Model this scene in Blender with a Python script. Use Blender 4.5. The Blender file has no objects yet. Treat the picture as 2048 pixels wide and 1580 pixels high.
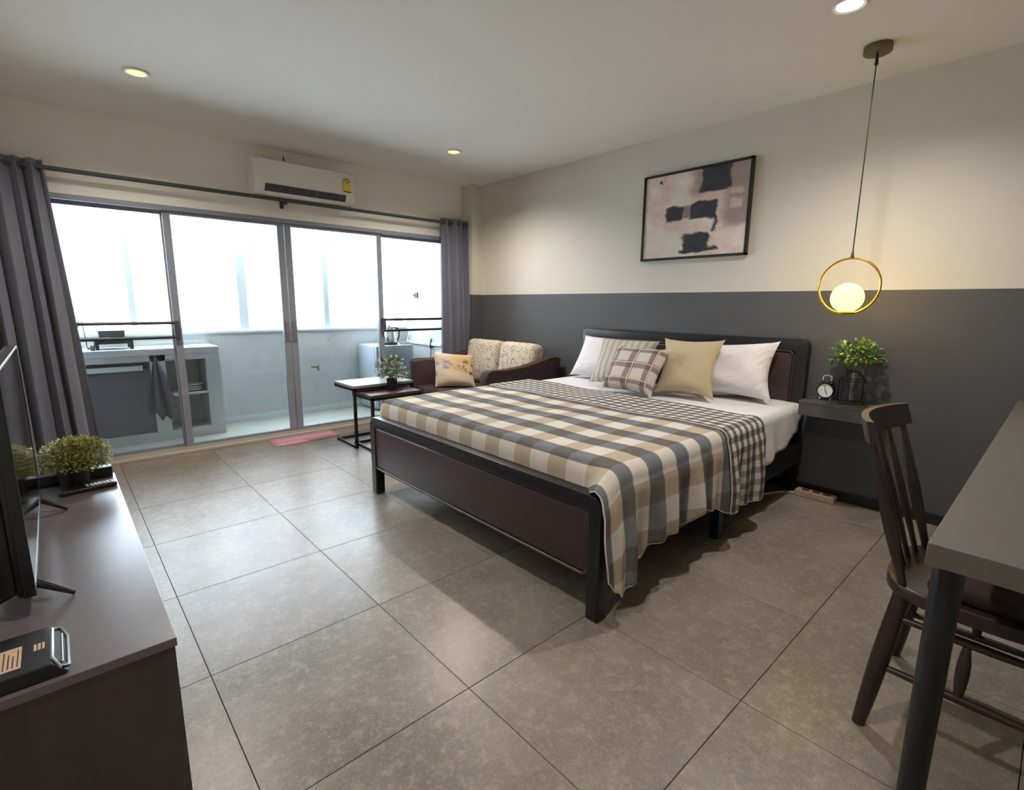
import bpy, bmesh, math, random
from mathutils import Vector, Matrix

random.seed(7)
S = bpy.context.scene
C = S.collection

# ------------------------------------------------------------------ camera
def set_camera():
    f, yaw, pitch, roll = 1005.8, 0.7363, -0.1787, 0.0088
    cy, sy, cp, sp = math.cos(yaw), math.sin(yaw), math.cos(pitch), math.sin(pitch)
    fwd = Vector((sy * cp, cy * cp, sp)); right = Vector((cy, -sy, 0)); up = right.cross(fwd)
    cr, sr = math.cos(roll), math.sin(roll)
    r2 = cr * right + sr * up; u2 = -sr * right + cr * up
    cam = bpy.data.cameras.new('camera'); ob = bpy.data.objects.new('camera', cam); C.objects.link(ob)
    m = Matrix((r2, u2, -fwd)).transposed().to_4x4()
    m.translation = Vector((-3.5676, -4.6402, 1.2039))
    ob.matrix_world = m
    cam.sensor_fit = 'HORIZONTAL'; cam.sensor_width = 36.0; cam.lens = f / 2048 * 36.0
    cam.clip_start = 0.02; cam.clip_end = 100
    S.camera = ob
set_camera()

# ------------------------------------------------------------------ world, exposure
S.view_settings.view_transform = 'Standard'
S.view_settings.look = 'None'
S.view_settings.gamma = 1.0
S.view_settings.use_curve_mapping = False
S.view_settings.exposure = 1.45
SKY = 7.8
w = bpy.data.worlds.new('sky'); S.world = w; w.use_nodes = True
bg = w.node_tree.nodes['Background']
bg.inputs[0].default_value = (0.79, 0.88, 1.0, 1); bg.inputs[1].default_value = SKY
S.cycles.use_denoising = True
S.cycles.max_bounces = 10; S.cycles.diffuse_bounces = 6; S.cycles.glossy_bounces = 4
S.cycles.transparent_max_bounces = 12; S.cycles.transmission_bounces = 6
S.cycles.sample_clamp_indirect = 6.0
S.cycles.caustics_reflective = False; S.cycles.caustics_refractive = False
S.cycles.blur_glossy = 0.5

DOWN_W = 44.0      # watts of each ceiling downlight
WARM = (1.0, 0.915, 0.79)
COOL = (1.0, 0.97, 0.93)

# ------------------------------------------------------------------ materials
MATS = {}
def lin(r, g, b):
    f = lambda c: (c / 255 / 12.92) if c / 255 <= 0.04045 else ((c / 255 + 0.055) / 1.055) ** 2.4
    return (f(r), f(g), f(b), 1)

class NB:
    """small node-graph helper"""
    def __init__(s, name):
        m = bpy.data.materials.new(name); m.use_nodes = True
        s.m = m; s.nt = m.node_tree; s.b = s.nt.nodes['Principled BSDF']; s.out = s.nt.nodes['Material Output']
        MATS[name] = m
    def n(s, t, **kw):
        nd = s.nt.nodes.new(t)
        for k, v in kw.items(): setattr(nd, k, v)
        return nd
    def put(s, sock, v):
        if hasattr(v, 'is_linked') or isinstance(v, bpy.types.NodeSocket): s.nt.links.new(v, sock)
        elif isinstance(v, (tuple, list)): sock.default_value = tuple(v) if len(v) == len(sock.default_value) else tuple(v)[:len(sock.default_value)]
        else: sock.default_value = v
    def math(s, op, a, b=0.0, c=0.0):
        nd = s.n('ShaderNodeMath', operation=op)
        s.put(nd.inputs[0], a); s.put(nd.inputs[1], b); s.put(nd.inputs[2], c)
        return nd.outputs[0]
    def mix(s, f, a, b, mode='MIX'):
        nd = s.n('ShaderNodeMix', data_type='RGBA', blend_type=mode)
        s.put(nd.inputs[0], f); s.put(nd.inputs[6], a); s.put(nd.inputs[7], b)
        return nd.outputs[2]
    def noise(s, vec, scale, detail=3.0, rough=0.5, col=False):
        nd = s.n('ShaderNodeTexNoise'); nd.inputs['Scale'].default_value = scale
        nd.inputs['Detail'].default_value = detail; nd.inputs['Roughness'].default_value = rough
        if vec is not None: s.nt.links.new(vec, nd.inputs['Vector'])
        return nd.outputs['Color' if col else 'Fac']
    def ramp(s, f, stops):
        nd = s.n('ShaderNodeValToRGB'); e = nd.color_ramp.elements
        while len(e) < len(stops): e.new(0.5)
        for el, (p, c) in zip(e, stops): el.position = p; el.color = c if len(c) == 4 else (*c, 1)
        s.nt.links.new(f, nd.inputs[0]); return nd.outputs[0]
    def step(s, v, a, b):
        nd = s.n('ShaderNodeMapRange', interpolation_type='SMOOTHSTEP')
        s.put(nd.inputs['Value'], v); nd.inputs['From Min'].default_value = a; nd.inputs['From Max'].default_value = b
        return nd.outputs[0]
    def coord(s, which='Object'):
        return s.n('ShaderNodeTexCoord').outputs[which]
    def uv(s):
        sp = s.n('ShaderNodeSeparateXYZ'); s.nt.links.new(s.coord('UV'), sp.inputs[0]); return sp.outputs[0], sp.outputs[1]
    def sep(s, v):
        sp = s.n('ShaderNodeSeparateXYZ'); s.nt.links.new(v, sp.inputs[0]); return sp.outputs
    def comb(s, x, y, z=0.0):
        c = s.n('ShaderNodeCombineXYZ'); s.put(c.inputs[0], x); s.put(c.inputs[1], y); s.put(c.inputs[2], z); return c.outputs[0]
    def bump(s, h, strength=0.1, dist=0.01):
        nd = s.n('ShaderNodeBump'); nd.inputs['Strength'].default_value = strength; nd.inputs['Distance'].default_value = dist
        s.nt.links.new(h, nd.inputs['Height']); s.nt.links.new(nd.outputs[0], s.b.inputs['Normal'])
    def set(s, **kw):
        for k, v in kw.items(): s.put(s.b.inputs[k.replace('_', ' ')], v)
        return s

def mat(name, col, rough=0.5, metal=0.0, spec=0.5, bump=None, var=0.0, vscale=6.0, **kw):
    if name in MATS: return MATS[name]
    g = NB(name); g.set(Roughness=rough, Metallic=metal)
    g.b.inputs['Specular IOR Level'].default_value = spec
    if var > 0:
        nz = g.noise(g.coord(), vscale, 4)
        dark = tuple(c * (1 - var) for c in col[:3]) + (1,); lite = tuple(min(1, c * (1 + var)) for c in col[:3]) + (1,)
        g.put(g.b.inputs['Base Color'], g.mix(nz, dark, lite))
    else: g.put(g.b.inputs['Base Color'], col)
    if bump: g.bump(g.noise(g.coord(), bump[0], 4), bump[1], bump[2] if len(bump) > 2 else 0.005)
    for k, v in kw.items(): g.put(g.b.inputs[k.replace('_', ' ')], v)
    return g.m

def emit(name, col, strength):
    g = NB(name); g.set(Base_Color=col, Roughness=0.4); g.put(g.b.inputs['Emission Color'], col); g.b.inputs['Emission Strength'].default_value = strength
    return g.m

mat('paint_white', lin(226, 222, 214), 0.6, bump=(60, 0.04))
mat('ceiling_white', lin(232, 229, 224), 0.7)
mat('paint_far', lin(233, 230, 223), 0.6)
mat('balcony_white', lin(205, 209, 208), 0.55)
mat('black_metal', lin(24, 24, 27), 0.4, 0.0, 0.5)
mat('bed_metal', lin(25, 25, 29), 0.38, 0.0, 0.5, var=0.1)
mat('leather', lin(62, 48, 50), 0.36, 0, 0.5, bump=(180, 0.12, 0.002), var=0.12, vscale=4)
mat('aluminium', lin(138, 143, 156), 0.42, 0.1)
mat('sill_alu', lin(182, 176, 165), 0.5, 0.0, var=0.1)
mat('white_frame', lin(225, 232, 233), 0.4)
mat('white_plastic', lin(228, 226, 222), 0.35)
mat('white_cotton', lin(222, 220, 225), 0.85, 0, 0.2, bump=(25, 0.25, 0.01))
mat('grey_dark', lin(70, 71, 77), 0.6)
mat('brass', lin(205, 165, 85), 0.28, 1.0)
mat('bronze', lin(120, 112, 88), 0.38, 0.8)
mat('rim_silver', lin(150, 165, 172), 0.3, 0.4)
mat('chrome', lin(215, 215, 215), 0.15, 1.0)
mat('black_plastic', lin(26, 26, 29), 0.35)
mat('black_matte', lin(20, 20, 22), 0.7)
mat('pot_black', lin(30, 30, 33), 0.45)
mat('desk_laminate', lin(98, 93, 88), 0.55, var=0.05)
mat('shelf_laminate', lin(84, 82, 82), 0.55, var=0.05)
mat('table_top', lin(92, 72, 64), 0.4, var=0.12)
mat('table_top_b', lin(150, 148, 152), 0.25, var=0.08)
mat('fabric_brown', lin(72, 58, 60), 0.85, 0, 0.2, bump=(250, 0.3, 0.003), var=0.15)
mat('pad_brown', lin(46, 35, 33), 0.8, 0, 0.2, bump=(120, 0.3, 0.003))
mat('wood_trim', lin(90, 56, 44), 0.45)
mat('stem', lin(70, 60, 38), 0.7)
mat('cream_strip', lin(176, 152, 128), 0.6, var=0.2, vscale=30)
mat('grey_panel', lin(118, 118, 126), 0.55)
mat('towel_grey', lin(105, 105, 112), 0.95, 0, 0.1, bump=(120, 0.5, 0.004))
mat('fridge_grey', lin(172, 182, 188), 0.35)
mat('wire_white', lin(220, 220, 220), 0.4)
mat('ext_wall', lin(235, 235, 232), 0.8)
mat('ext_band', lin(185, 188, 200), 0.8)
mat('ext_roof', lin(240, 238, 235), 0.7)
mat('ext_ground', lin(170, 168, 160), 0.9)
mat('sticker_yellow', lin(225, 205, 70), 0.5)
mat('sticker_white', lin(240, 238, 225), 0.5)
mat('sticker_cream', lin(196, 166, 142), 0.5)
mat('ink_dark', lin(60, 45, 40), 0.6)
mat('clock_face', lin(225, 230, 232), 0.3)
mat('vent_blue', lin(58, 62, 78), 0.5)
mat('navy', lin(26, 26, 44), 0.25)
mat('tap_bronze', lin(150, 105, 80), 0.35, 0.6)

def mk_wall_right():
    g = NB('wall_two_tone'); z = g.sep(g.n('ShaderNodeNewGeometry').outputs['Position'])[2]
    t = g.math('GREATER_THAN', z, 1.3026)
    nz = g.noise(g.coord(), 3.0, 3)
    lo = g.mix(nz, lin(80, 80, 84), lin(88, 88, 91)); hi = g.mix(nz, lin(205, 200, 188), lin(212, 207, 196))
    g.put(g.b.inputs['Base Color'], g.mix(t, lo, hi)); g.set(Roughness=0.55); g.bump(g.noise(g.coord(), 70, 3), 0.03)
mk_wall_right()

def mk_tile():
    g = NB('floor_tile'); rnd = g.n('ShaderNodeObjectInfo').outputs['Random']
    off = g.math('MULTIPLY', rnd, 37.0)
    va = g.n('ShaderNodeVectorMath', operation='ADD'); g.nt.links.new(g.coord(), va.inputs[0]); g.nt.links.new(g.comb(off, off, off), va.inputs[1])
    v = va.outputs[0]
    a = g.noise(v, 2.6, 7, 0.68); b = g.noise(v, 95, 5, 0.8); c = g.noise(v, 24, 6, 0.8)
    col = g.ramp(a, [(0.32, lin(117, 108, 99)), (0.5, lin(132, 123, 113)), (0.68, lin(148, 138, 126))])
    col = g.mix(g.math('MULTIPLY', g.step(b, 0.48, 0.70), 0.45), col, lin(178, 166, 150))
    col = g.mix(g.math('MULTIPLY', g.math('SUBTRACT', 1.0, g.step(b, 0.30, 0.44)), 0.4), col, lin(92, 84, 76))
    col = g.mix(g.math('MULTIPLY', g.step(c, 0.48, 0.64), 0.5), col, lin(171, 159, 144))
    g.put(g.b.inputs['Base Color'], col); g.b.inputs['Specular IOR Level'].default_value = 0.42
    g.put(g.b.inputs['Roughness'], g.math('MULTIPLY_ADD', c, 0.16, 0.24))
    g.bump(b, 0.05, 0.002)
mk_tile()
mat('grout', lin(104, 99, 93), 0.9)
mat('balcony_tile', lin(190, 192, 180), 0.45, var=0.1, vscale=4)

def mk_darkwood():
    g = NB('cabinet_wood'); x, y, z = g.sep(g.coord())
    v = g.comb(g.math('MULTIPLY', x, 9), g.math('MULTIPLY', y, 9), g.math('MULTIPLY', z, 1.2))
    nz = g.noise(v, 3.0, 5, 0.6)
    g.put(g.b.inputs['Base Color'], g.mix(nz, lin(58, 50, 50), lin(78, 68, 68))); g.set(Roughness=0.42)
    g2 = NB('cabinet_top'); nz = g2.noise(g2.coord(), 5, 5); g2.put(g2.b.inputs['Base Color'], g2.mix(nz, lin(96, 88, 90), lin(112, 103, 105))); g2.set(Roughness=0.27)
    g3 = NB('chair_wood'); nz = g3.noise(g3.coord(), 12, 5); g3.put(g3.b.inputs['Base Color'], g3.mix(nz, lin(38, 28, 25), lin(60, 45, 39))); g3.set(Roughness=0.36)
mk_darkwood()

def mk_glass():
    g = NB('door_glass'); tr = g.n('ShaderNodeBsdfTransparent'); tr.inputs[0].default_value = (0.955, 0.97, 0.97, 1)
    gl = g.n('ShaderNodeBsdfGlossy'); gl.inputs['Roughness'].default_value = 0.03
    fr = g.n('ShaderNodeFresnel'); fr.inputs[0].default_value = 1.45
    mx = g.n('ShaderNodeMixShader'); g.nt.links.new(fr.outputs[0], mx.inputs[0]); g.nt.links.new(tr.outputs[0], mx.inputs[1]); g.nt.links.new(gl.outputs[0], mx.inputs[2])
    g.nt.links.new(mx.outputs[0], g.out.inputs[0])
    g = NB('filmed_glass'); tr = g.n('ShaderNodeBsdfTransparent'); tr.inputs[0].default_value = (0.95, 0.98, 1, 1)
    tl = g.n('ShaderNodeBsdfTranslucent')
    x, y, z = g.sep(g.coord()); nz = g.noise(g.comb(g.math('MULTIPLY', x, 6), y, g.math('MULTIPLY', z, 0.5)), 3.0, 4)
    g.put(tl.inputs[0], (0.97, 0.985, 1.0, 1))
    mx = g.n('ShaderNodeMixShader'); g.put(mx.inputs[0], g.math('MULTIPLY_ADD', nz, 0.24, 0.54)); g.nt.links.new(tr.outputs[0], mx.inputs[1]); g.nt.links.new(tl.outputs[0], mx.inputs[2])
    g.nt.links.new(mx.outputs[0], g.out.inputs[0])
    g = NB('clear_glass'); tr = g.n('ShaderNodeBsdfTransparent'); gl = g.n('ShaderNodeBsdfGlossy'); gl.inputs['Roughness'].default_value = 0.05
    mx = g.n('ShaderNodeMixShader'); mx.inputs[0].default_value = 0.12; g.nt.links.new(tr.outputs[0], mx.inputs[1]); g.nt.links.new(gl.outputs[0], mx.inputs[2])
    g.nt.links.new(mx.outputs[0], g.out.inputs[0])
mk_glass()

def mk_blanket():
    def tri(g, v, cell):
        t = g.math('FRACT', g.math('DIVIDE', v, cell * 2))
        return g.math('MULTIPLY', g.step(t, 0.48, 0.52), g.math('SUBTRACT', 1.0, g.step(t, 0.975, 1.0)))
    def gingham(name, cell, off, cream, grey, mult):
        g = NB(name); u, v = g.uv()
        U = tri(g, g.math('ADD', u, 10 + off), cell); V = tri(g, g.math('ADD', v, 10), cell)
        c = g.mix(U, cream, grey); c = g.mix(V, c, g.mix(1.0, c, mult, 'MULTIPLY'))
        wv = g.noise(g.comb(g.math('MULTIPLY', u, 500), g.math('MULTIPLY', v, 60)), 1.0, 2)
        c = g.mix(g.math('MULTIPLY', wv, 0.25), c, lin(120, 112, 105))
        g.put(g.b.inputs['Base Color'], c); g.set(Roughness=0.9); g.b.inputs['Specular IOR Level'].default_value = 0.15
        g.bump(g.noise(g.comb(g.math('MULTIPLY', u, 9), g.math('MULTIPLY', v, 9)), 1.5, 4), 0.25, 0.02)
    gingham('blanket_check', 0.105, 0.03, lin(224, 216, 205), lin(120, 124, 131), (0.70, 0.62, 0.52, 1))
    gingham('blanket_fine', 0.033, 0.0, lin(224, 218, 210), lin(108, 113, 119), (0.52, 0.48, 0.45, 1))
mk_blanket()
mat('hem_white', lin(212, 204, 196), 0.9)

def mk_fabrics():
    g = NB('cushion_plaid'); u, v = g.uv()
    def band(t, c, wd): return g.math('SUBTRACT', 1.0, g.step(g.math('ABSOLUTE', g.math('SUBTRACT', t, c)), wd * 0.85, wd))
    base = lin(196, 188, 182); col = base
    for t in (u, v):
        for c, wd in ((0.16, 0.06), (0.50, 0.075), (0.84, 0.06)):
            col = g.mix(g.math('MULTIPLY', band(t, c, wd), 0.72), col, lin(88, 64, 64))
    for t in (u, v):
        for c in (0.20, 0.54, 0.88): col = g.mix(g.math('MULTIPLY', band(t, c, 0.011), 0.75), col, lin(225, 200, 170))
    nz = g.noise(g.coord(), 140, 3); col = g.mix(g.math('MULTIPLY', nz, 0.3), col, lin(150, 140, 135))
    g.put(g.b.inputs['Base Color'], col); g.set(Roughness=0.9); g.b.inputs['Specular IOR Level'].default_value = 0.15; g.bump(nz, 0.3, 0.003)
    g = NB('cushion_grey'); u, v = g.uv(); t = g.math('FRACT', g.math('MULTIPLY', u, 9.0))
    col = g.mix(g.step(t, 0.55, 0.6), lin(186, 178, 168), lin(160, 152, 144))
    g.put(g.b.inputs['Base Color'], col); g.set(Roughness=0.9); g.bump(g.noise(g.coord(), 30, 4), 0.5, 0.01)
    g = NB('cushion_beige'); nz = g.noise(g.coord(), 200, 3)
    g.put(g.b.inputs['Base Color'], g.mix(nz, lin(172, 156, 126), lin(190, 174, 144))); g.set(Roughness=0.9); g.bump(g.noise(g.coord(), 14, 4), 0.5, 0.02)
    g = NB('pillow_white'); u, v = g.uv()
    g.put(g.b.inputs['Base Color'], lin(223, 220, 224)); g.set(Roughness=0.85); g.b.inputs['Specular IOR Level'].default_value = 0.2
    wr = g.noise(g.comb(g.math('MULTIPLY', g.math('ADD', u, v), 1.6), g.math('MULTIPLY', g.math('SUBTRACT', u, v), 5.5)), 1.6, 3); g.bump(wr, 0.4, 0.025)
    g = NB('sofa_floral')
    vo = g.n('ShaderNodeTexVoronoi'); vo.inputs['Scale'].default_value = 12; g.nt.links.new(g.coord(), vo.inputs['Vector'])
    ring = g.math('SINE', g.math('MULTIPLY', vo.outputs['Distance'], 22.0)); nz = g.noise(g.coord(), 25, 4)
    m_ = g.math('MULTIPLY', g.step(ring, 0.35, 0.8), g.step(nz, 0.38, 0.55))
    g.put(g.b.inputs['Base Color'], g.mix(m_, lin(206, 196, 178), lin(150, 132, 112))); g.set(Roughness=0.9)
    g = NB('cushion_print'); u, v = g.uv(); nz = g.noise(g.coord('UV'), 4.5, 5, 0.7); nz2 = g.noise(g.coord('UV'), 3.0, 3)
    vv = g.math('ADD', v, g.math('MULTIPLY', g.math('SUBTRACT', nz2, 0.5), 0.35))
    col = g.mix(g.step(u, 0.25, 0.6), lin(216, 196, 176), lin(206, 176, 130))
    fl = g.math('MULTIPLY', g.step(nz, 0.5, 0.58), g.math('SUBTRACT', 1.0, g.step(vv, 0.62, 0.85)))
    dk = g.mix(g.step(u, 0.3, 0.6), lin(150, 140, 180), lin(60, 56, 70)); col = g.mix(fl, col, dk)
    wh = g.math('MULTIPLY', g.step(nz2, 0.52, 0.6), g.math('SUBTRACT', 1.0, g.step(u, 0.25, 0.4))); col = g.mix(wh, col, lin(214, 206, 220))
    hill = g.math('SUBTRACT', 0.52, g.math('MULTIPLY', g.math('ABSOLUTE', g.math('SUBTRACT', u, 0.45)), 0.5))
    col = g.mix(g.step(g.math('SUBTRACT', hill, v), 0.0, 0.02), col, lin(214, 196, 168))
    g.put(g.b.inputs['Base Color'], col); g.set(Roughness=0.9)
    g = NB('curtain_fabric'); nz = g.noise(g.coord(), 160, 3)
    g.put(g.b.inputs['Base Color'], g.mix(nz, lin(96, 97, 114), lin(116, 116, 134))); g.set(Roughness=0.6)
    g.b.inputs['Sheen Weight'].default_value = 0.3
    g = NB('rug_pink'); u, v = g.uv(); sp = g.noise(g.coord('UV'), 110, 2)
    t = g.math('ADD', g.math('MULTIPLY', g.math('SINE', g.math('MULTIPLY', v, 39.0)), .5), g.math('MULTIPLY', g.math('SINE', g.math('MULTIPLY', v, 23.0)), .35))
    col = g.ramp(g.math('MULTIPLY_ADD', t, .5, .5), [(0.12, lin(116, 60, 82)), (0.32, lin(196, 112, 140)), (0.6, lin(226, 176, 190)), (0.85, lin(186, 96, 124))])
    g.put(g.b.inputs['Base Color'], g.mix(g.math('MULTIPLY', sp, 0.4), col, lin(232, 212, 214))); g.set(Roughness=0.95); g.bump(sp, 0.6, 0.006)
mk_fabrics()

def mk_art():
    g = NB('abstract_print'); u0, v0 = g.uv(); uvv = g.coord('UV')
    n1 = g.noise(uvv, 6, 6, 0.65, True); d = g.sep(n1)
    u = g.math('MULTIPLY_ADD', g.math('SUBTRACT', d[0], 0.5), 0.13, u0); v = g.math('MULTIPLY_ADD', g.math('SUBTRACT', d[1], 0.5), 0.13, v0)
    def box(a, b, c, e, s=0.015):
        f = g.math('MULTIPLY', g.step(u, a - s, a + s), g.math('SUBTRACT', 1.0, g.step(u, b - s, b + s)))
        h = g.math('MULTIPLY', g.step(v, c - s, c + s), g.math('SUBTRACT', 1.0, g.step(v, e - s, e + s)))
        return g.math('MULTIPLY', f, h)
    base = g.ramp(g.noise(uvv, 3.5, 5, 0.6), [(0.32, lin(208, 176, 164)), (0.5, lin(222, 204, 192)), (0.68, lin(232, 227, 220))])
    base = g.mix(g.math('MULTIPLY', box(0.0, 0.42, -0.2, 0.32, 0.06), 0.6), base, lin(212, 208, 196))
    base = g.mix(g.math('MULTIPLY', box(0.80, 1.1, 0.32, 1.2, 0.05), 0.75), base, lin(128, 114, 114))
    base = g.mix(g.math('MULTIPLY', box(0.48, 0.62, 0.70, 1.2, 0.05), 0.6), base, lin(120, 100, 92))
    base = g.mix(g.math('MULTIPLY', box(0.84, 0.94, 0.50, 0.60, 0.02), 0.8), base, lin(208, 192, 184))
    base = g.mix(g.math('MULTIPLY', box(0.84, 0.95, 0.66, 0.72, 0.02), 0.8), base, lin(208, 190, 184))
    dark = g.mix(g.noise(uvv, 14, 4), lin(38, 40, 48), lin(62, 66, 74))
    for bx in ((0.57, 0.84, 0.73, 1.2), (0.24, 0.40, 0.44, 0.62), (0.47, 0.73, 0.43, 0.63), (0.42, 0.67, 0.05, 0.27), (0.38, 0.76, 0.05, 0.09), (0.70, 0.73, 0.28, 0.45)):
        base = g.mix(box(*bx), base, dark)
    base = g.mix(g.math('MULTIPLY', box(0.40, 0.47, 0.45, 0.62), 0.75), base, lin(90, 76, 70))
    base = g.mix(g.math('MULTIPLY', box(0.16, 0.19, 0.89, 0.93, 0.006), 1.0), base, lin(40, 22, 24))
    sp = g.noise(uvv, 45, 3, 0.7); base = g.mix(g.math('MULTIPLY', g.step(sp, 0.62, 0.7), 0.55), base, lin(110, 84, 80))
    g.put(g.b.inputs['Base Color'], base); g.set(Roughness=0.7)
mk_art()

def leafmat(name, c1, c2, c3):
    g = NB(name); rp = g.n('ShaderNodeNewGeometry').outputs['Random Per Island']
    g.put(g.b.inputs['Base Color'], g.ramp(rp, [(0.0, c1), (0.5, c2), (1.0, c3)])); g.set(Roughness=0.5)
    return g.m
leafmat('leaf_fresh', lin(66, 112, 40), lin(118, 160, 62), lin(204, 218, 150))
leafmat('leaf_grey', lin(58, 76, 52), lin(104, 124, 84), lin(176, 186, 150))
leafmat('leaf_yellow', lin(92, 96, 44), lin(150, 152, 80), lin(196, 190, 118))
emit('globe_glow', (1.0, 0.60, 0.035, 1), 7.0)
emit('bulb_warm', (1.0, 0.78, 0.30, 1), 0.42)
emit('bulb_cool', (0.92, 0.98, 1.0, 1), 6.0)

g = NB('tv_screen'); g.set(Base_Color=lin(14, 14, 17), Roughness=0.06); g.b.inputs['Specular IOR Level'].default_value = 0.8

# ------------------------------------------------------------------ mesh helpers
def new(): return bmesh.new()
def box(bm, x0, x1, y0, y1, z0, z1, bev=0.0, seg=2):
    v = [bm.verts.new(p) for p in ((x0, y0, z0), (x1, y0, z0), (x1, y1, z0), (x0, y1, z0), (x0, y0, z1), (x1, y0, z1), (x1, y1, z1), (x0, y1, z1))]
    fs = [bm.faces.new([v[i] for i in q]) for q in ((3, 2, 1, 0), (4, 5, 6, 7), (0, 1, 5, 4), (1, 2, 6, 5), (2, 3, 7, 6), (3, 0, 4, 7))]
    if bev > 0:
        es = list({e for f in fs for e in f.edges})
        bmesh.ops.bevel(bm, geom=es, offset=bev, segments=seg, profile=0.5, affect='EDGES')
    return bm
def B(*a, **k): return box(new(), *a, **k)
def tube(bm, pts, r, n=10, closed=False, cap=True):
    """swept tube; r is a number or one radius per point"""
    P = [Vector(p) for p in pts]; N = len(P); rings = []; prev = None
    for i, p in enumerate(P):
        a = P[i - 1] if (i > 0 or closed) else p; b = P[(i + 1) % N] if (i < N - 1 or closed) else p
        t = (b - a); t = t.normalized() if t.length > 1e-9 else Vector((0, 0, 1))
        if prev is None: nrm = t.orthogonal().normalized()
        else:
            nrm = prev - t * prev.dot(t); nrm = nrm.normalized() if nrm.length > 1e-6 else t.orthogonal().normalized()
        prev = nrm; bi = t.cross(nrm); rr = r[i] if isinstance(r, (list, tuple)) else r
        rings.append([bm.verts.new(p + (nrm * math.cos(k * 2 * math.pi / n) + bi * math.sin(k * 2 * math.pi / n)) * rr) for k in range(n)])
    for i in range(N if closed else N - 1):
        A, Bq = rings[i], rings[(i + 1) % N]
        sh = 0
        if closed and i == N - 1:
            sh = min(range(n), key=lambda s: (A[0].co - Bq[s].co).length)
        for k in range(n):
            bm.faces.new((A[k], A[(k + 1) % n], Bq[(k + 1 + sh) % n], Bq[(k + sh) % n]))
    if cap and not closed:
        bm.faces.new(rings[0][::-1]); bm.faces.new(rings[-1])
    return bm
def T(pts, r, **k): return tube(new(), pts, r, **k)
def lathe(prof, n=24, center=(0, 0, 0), bm=None):
    bm = bm or new(); c = Vector(center); rings = []
    for r, z in prof:
        if r < 1e-5: rings.append([bm.verts.new(c + Vector((0, 0, z)))])
        else: rings.append([bm.verts.new(c + Vector((r * math.cos(k * 2 * math.pi / n), r * math.sin(k * 2 * math.pi / n), z))) for k in range(n)])
    for A, Bq in zip(rings, rings[1:]):
        for k in range(n):
            a = [A[k % len(A)], A[(k + 1) % len(A)]] if len(A) > 1 else [A[0]]
            b = [Bq[(k + 1) % len(Bq)], Bq[k % len(Bq)]] if len(Bq) > 1 else [Bq[0]]
            if len(a) + len(b) >= 3: bm.faces.new(a + b)
    return bm
def prism(poly, axis, a, b, bev=0.0, bm=None):
    """polygon (2D) extruded along axis 'x','y','z' from a to b"""
    bm = bm or new()
    def P(p, t): return {'x': (t, p[0], p[1]), 'y': (p[0], t, p[1]), 'z': (p[0], p[1], t)}[axis]
    A = [bm.verts.new(P(p, a)) for p in poly]; Bq = [bm.verts.new(P(p, b)) for p in poly]
    fs = [bm.faces.new(A), bm.faces.new(Bq[::-1])]
    n = len(poly)
    for i in range(n): fs.append(bm.faces.new((A[(i + 1) % n], A[i], Bq[i], Bq[(i + 1) % n])))
    if bev > 0:
        es = list({e for e in fs[0].edges} | {e for e in fs[1].edges})
        bmesh.ops.bevel(bm, geom=es, offset=bev, segments=2, profile=0.5, affect='EDGES')
    bmesh.ops.recalc_face_normals(bm, faces=bm.faces)
    return bm
def grid(fn, nu, nv, uvfn=None, closed=False):
    bm = new(); uvl = bm.loops.layers.uv.new('UVMap')
    V = [[bm.verts.new(fn(i / nu, j / nv)) for j in range(nv + 1)] for i in range(nu + 1)]
    for i in range(nu):
        for j in range(nv):
            f = bm.faces.new((V[i][j], V[i + 1][j], V[i + 1][j + 1], V[i][j + 1]))
            for l, (a, b) in zip(f.loops, ((i, j), (i + 1, j), (i + 1, j + 1), (i, j + 1))):
                l[uvl].uv = uvfn(a / nu, b / nv) if uvfn else (a / nu, b / nv)
    return bm
def arch(y0, y1, ztop, wd, r, x0, x1, zb=0.0, bev=0.006):
    """inverted-U frame in the YZ plane with rounded shoulders"""
    def path(y0, y1, zt, r):
        p = [(y0, zb)]
        for k in range(7): a = math.pi - k * math.pi / 12; p.append((y0 + r + r * math.cos(a), zt - r + r * math.sin(a)))
        for k in range(7): a = math.pi / 2 - k * math.pi / 12; p.append((y1 - r + r * math.cos(a), zt - r + r * math.sin(a)))
        p.append((y1, zb)); return p
    o = path(y0, y1, ztop, r); i = path(y0 + wd, y1 - wd, ztop - wd, max(r - wd, 0.008))
    return prism(o + i[::-1], 'x', x0, x1, bev)

ORG = {}
def obj(name, bm, m, parent=None, smooth=True, origin=None, local=False):
    if not local:
        o0 = ORG[parent.name] if parent else Vector(origin or (0, 0, 0))
        bmesh.ops.translate(bm, verts=bm.verts, vec=-o0)
    me = bpy.data.meshes.new(name); bm.to_mesh(me); bm.free()
    if smooth:
        me.polygons.foreach_set('use_smooth', [True] * len(me.polygons))
        try: me.set_sharp_from_angle(angle=math.radians(40))
        except Exception: pass
    for mm in (m if isinstance(m, list) else [m]): me.materials.append(MATS[mm])
    o = bpy.data.objects.new(name, me); C.objects.link(o)
    if parent: o.parent = parent; ORG[o.name] = ORG[parent.name]
    else: o.location = Vector(origin or (0, 0, 0)); ORG[o.name] = Vector(origin or (0, 0, 0))
    return o
def tag(o, label, cat, group=None):
    o['label'] = label; o['category'] = cat
    if group: o['group'] = group
    return o
def thing(name, label, cat, loc=(0, 0, 0), rotz=0.0, group=None):
    o = bpy.data.objects.new(name, None); C.objects.link(o); o.empty_display_size = 0.05
    o.location = loc; o.rotation_euler = (0, 0, rotz); ORG[o.name] = Vector(loc)
    return tag(o, label, cat, group)
def struct(name, bm, m, origin=None, smooth=False):
    o = obj(name, bm, m, None, smooth, origin); o['kind'] = 'structure'; return o
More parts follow.
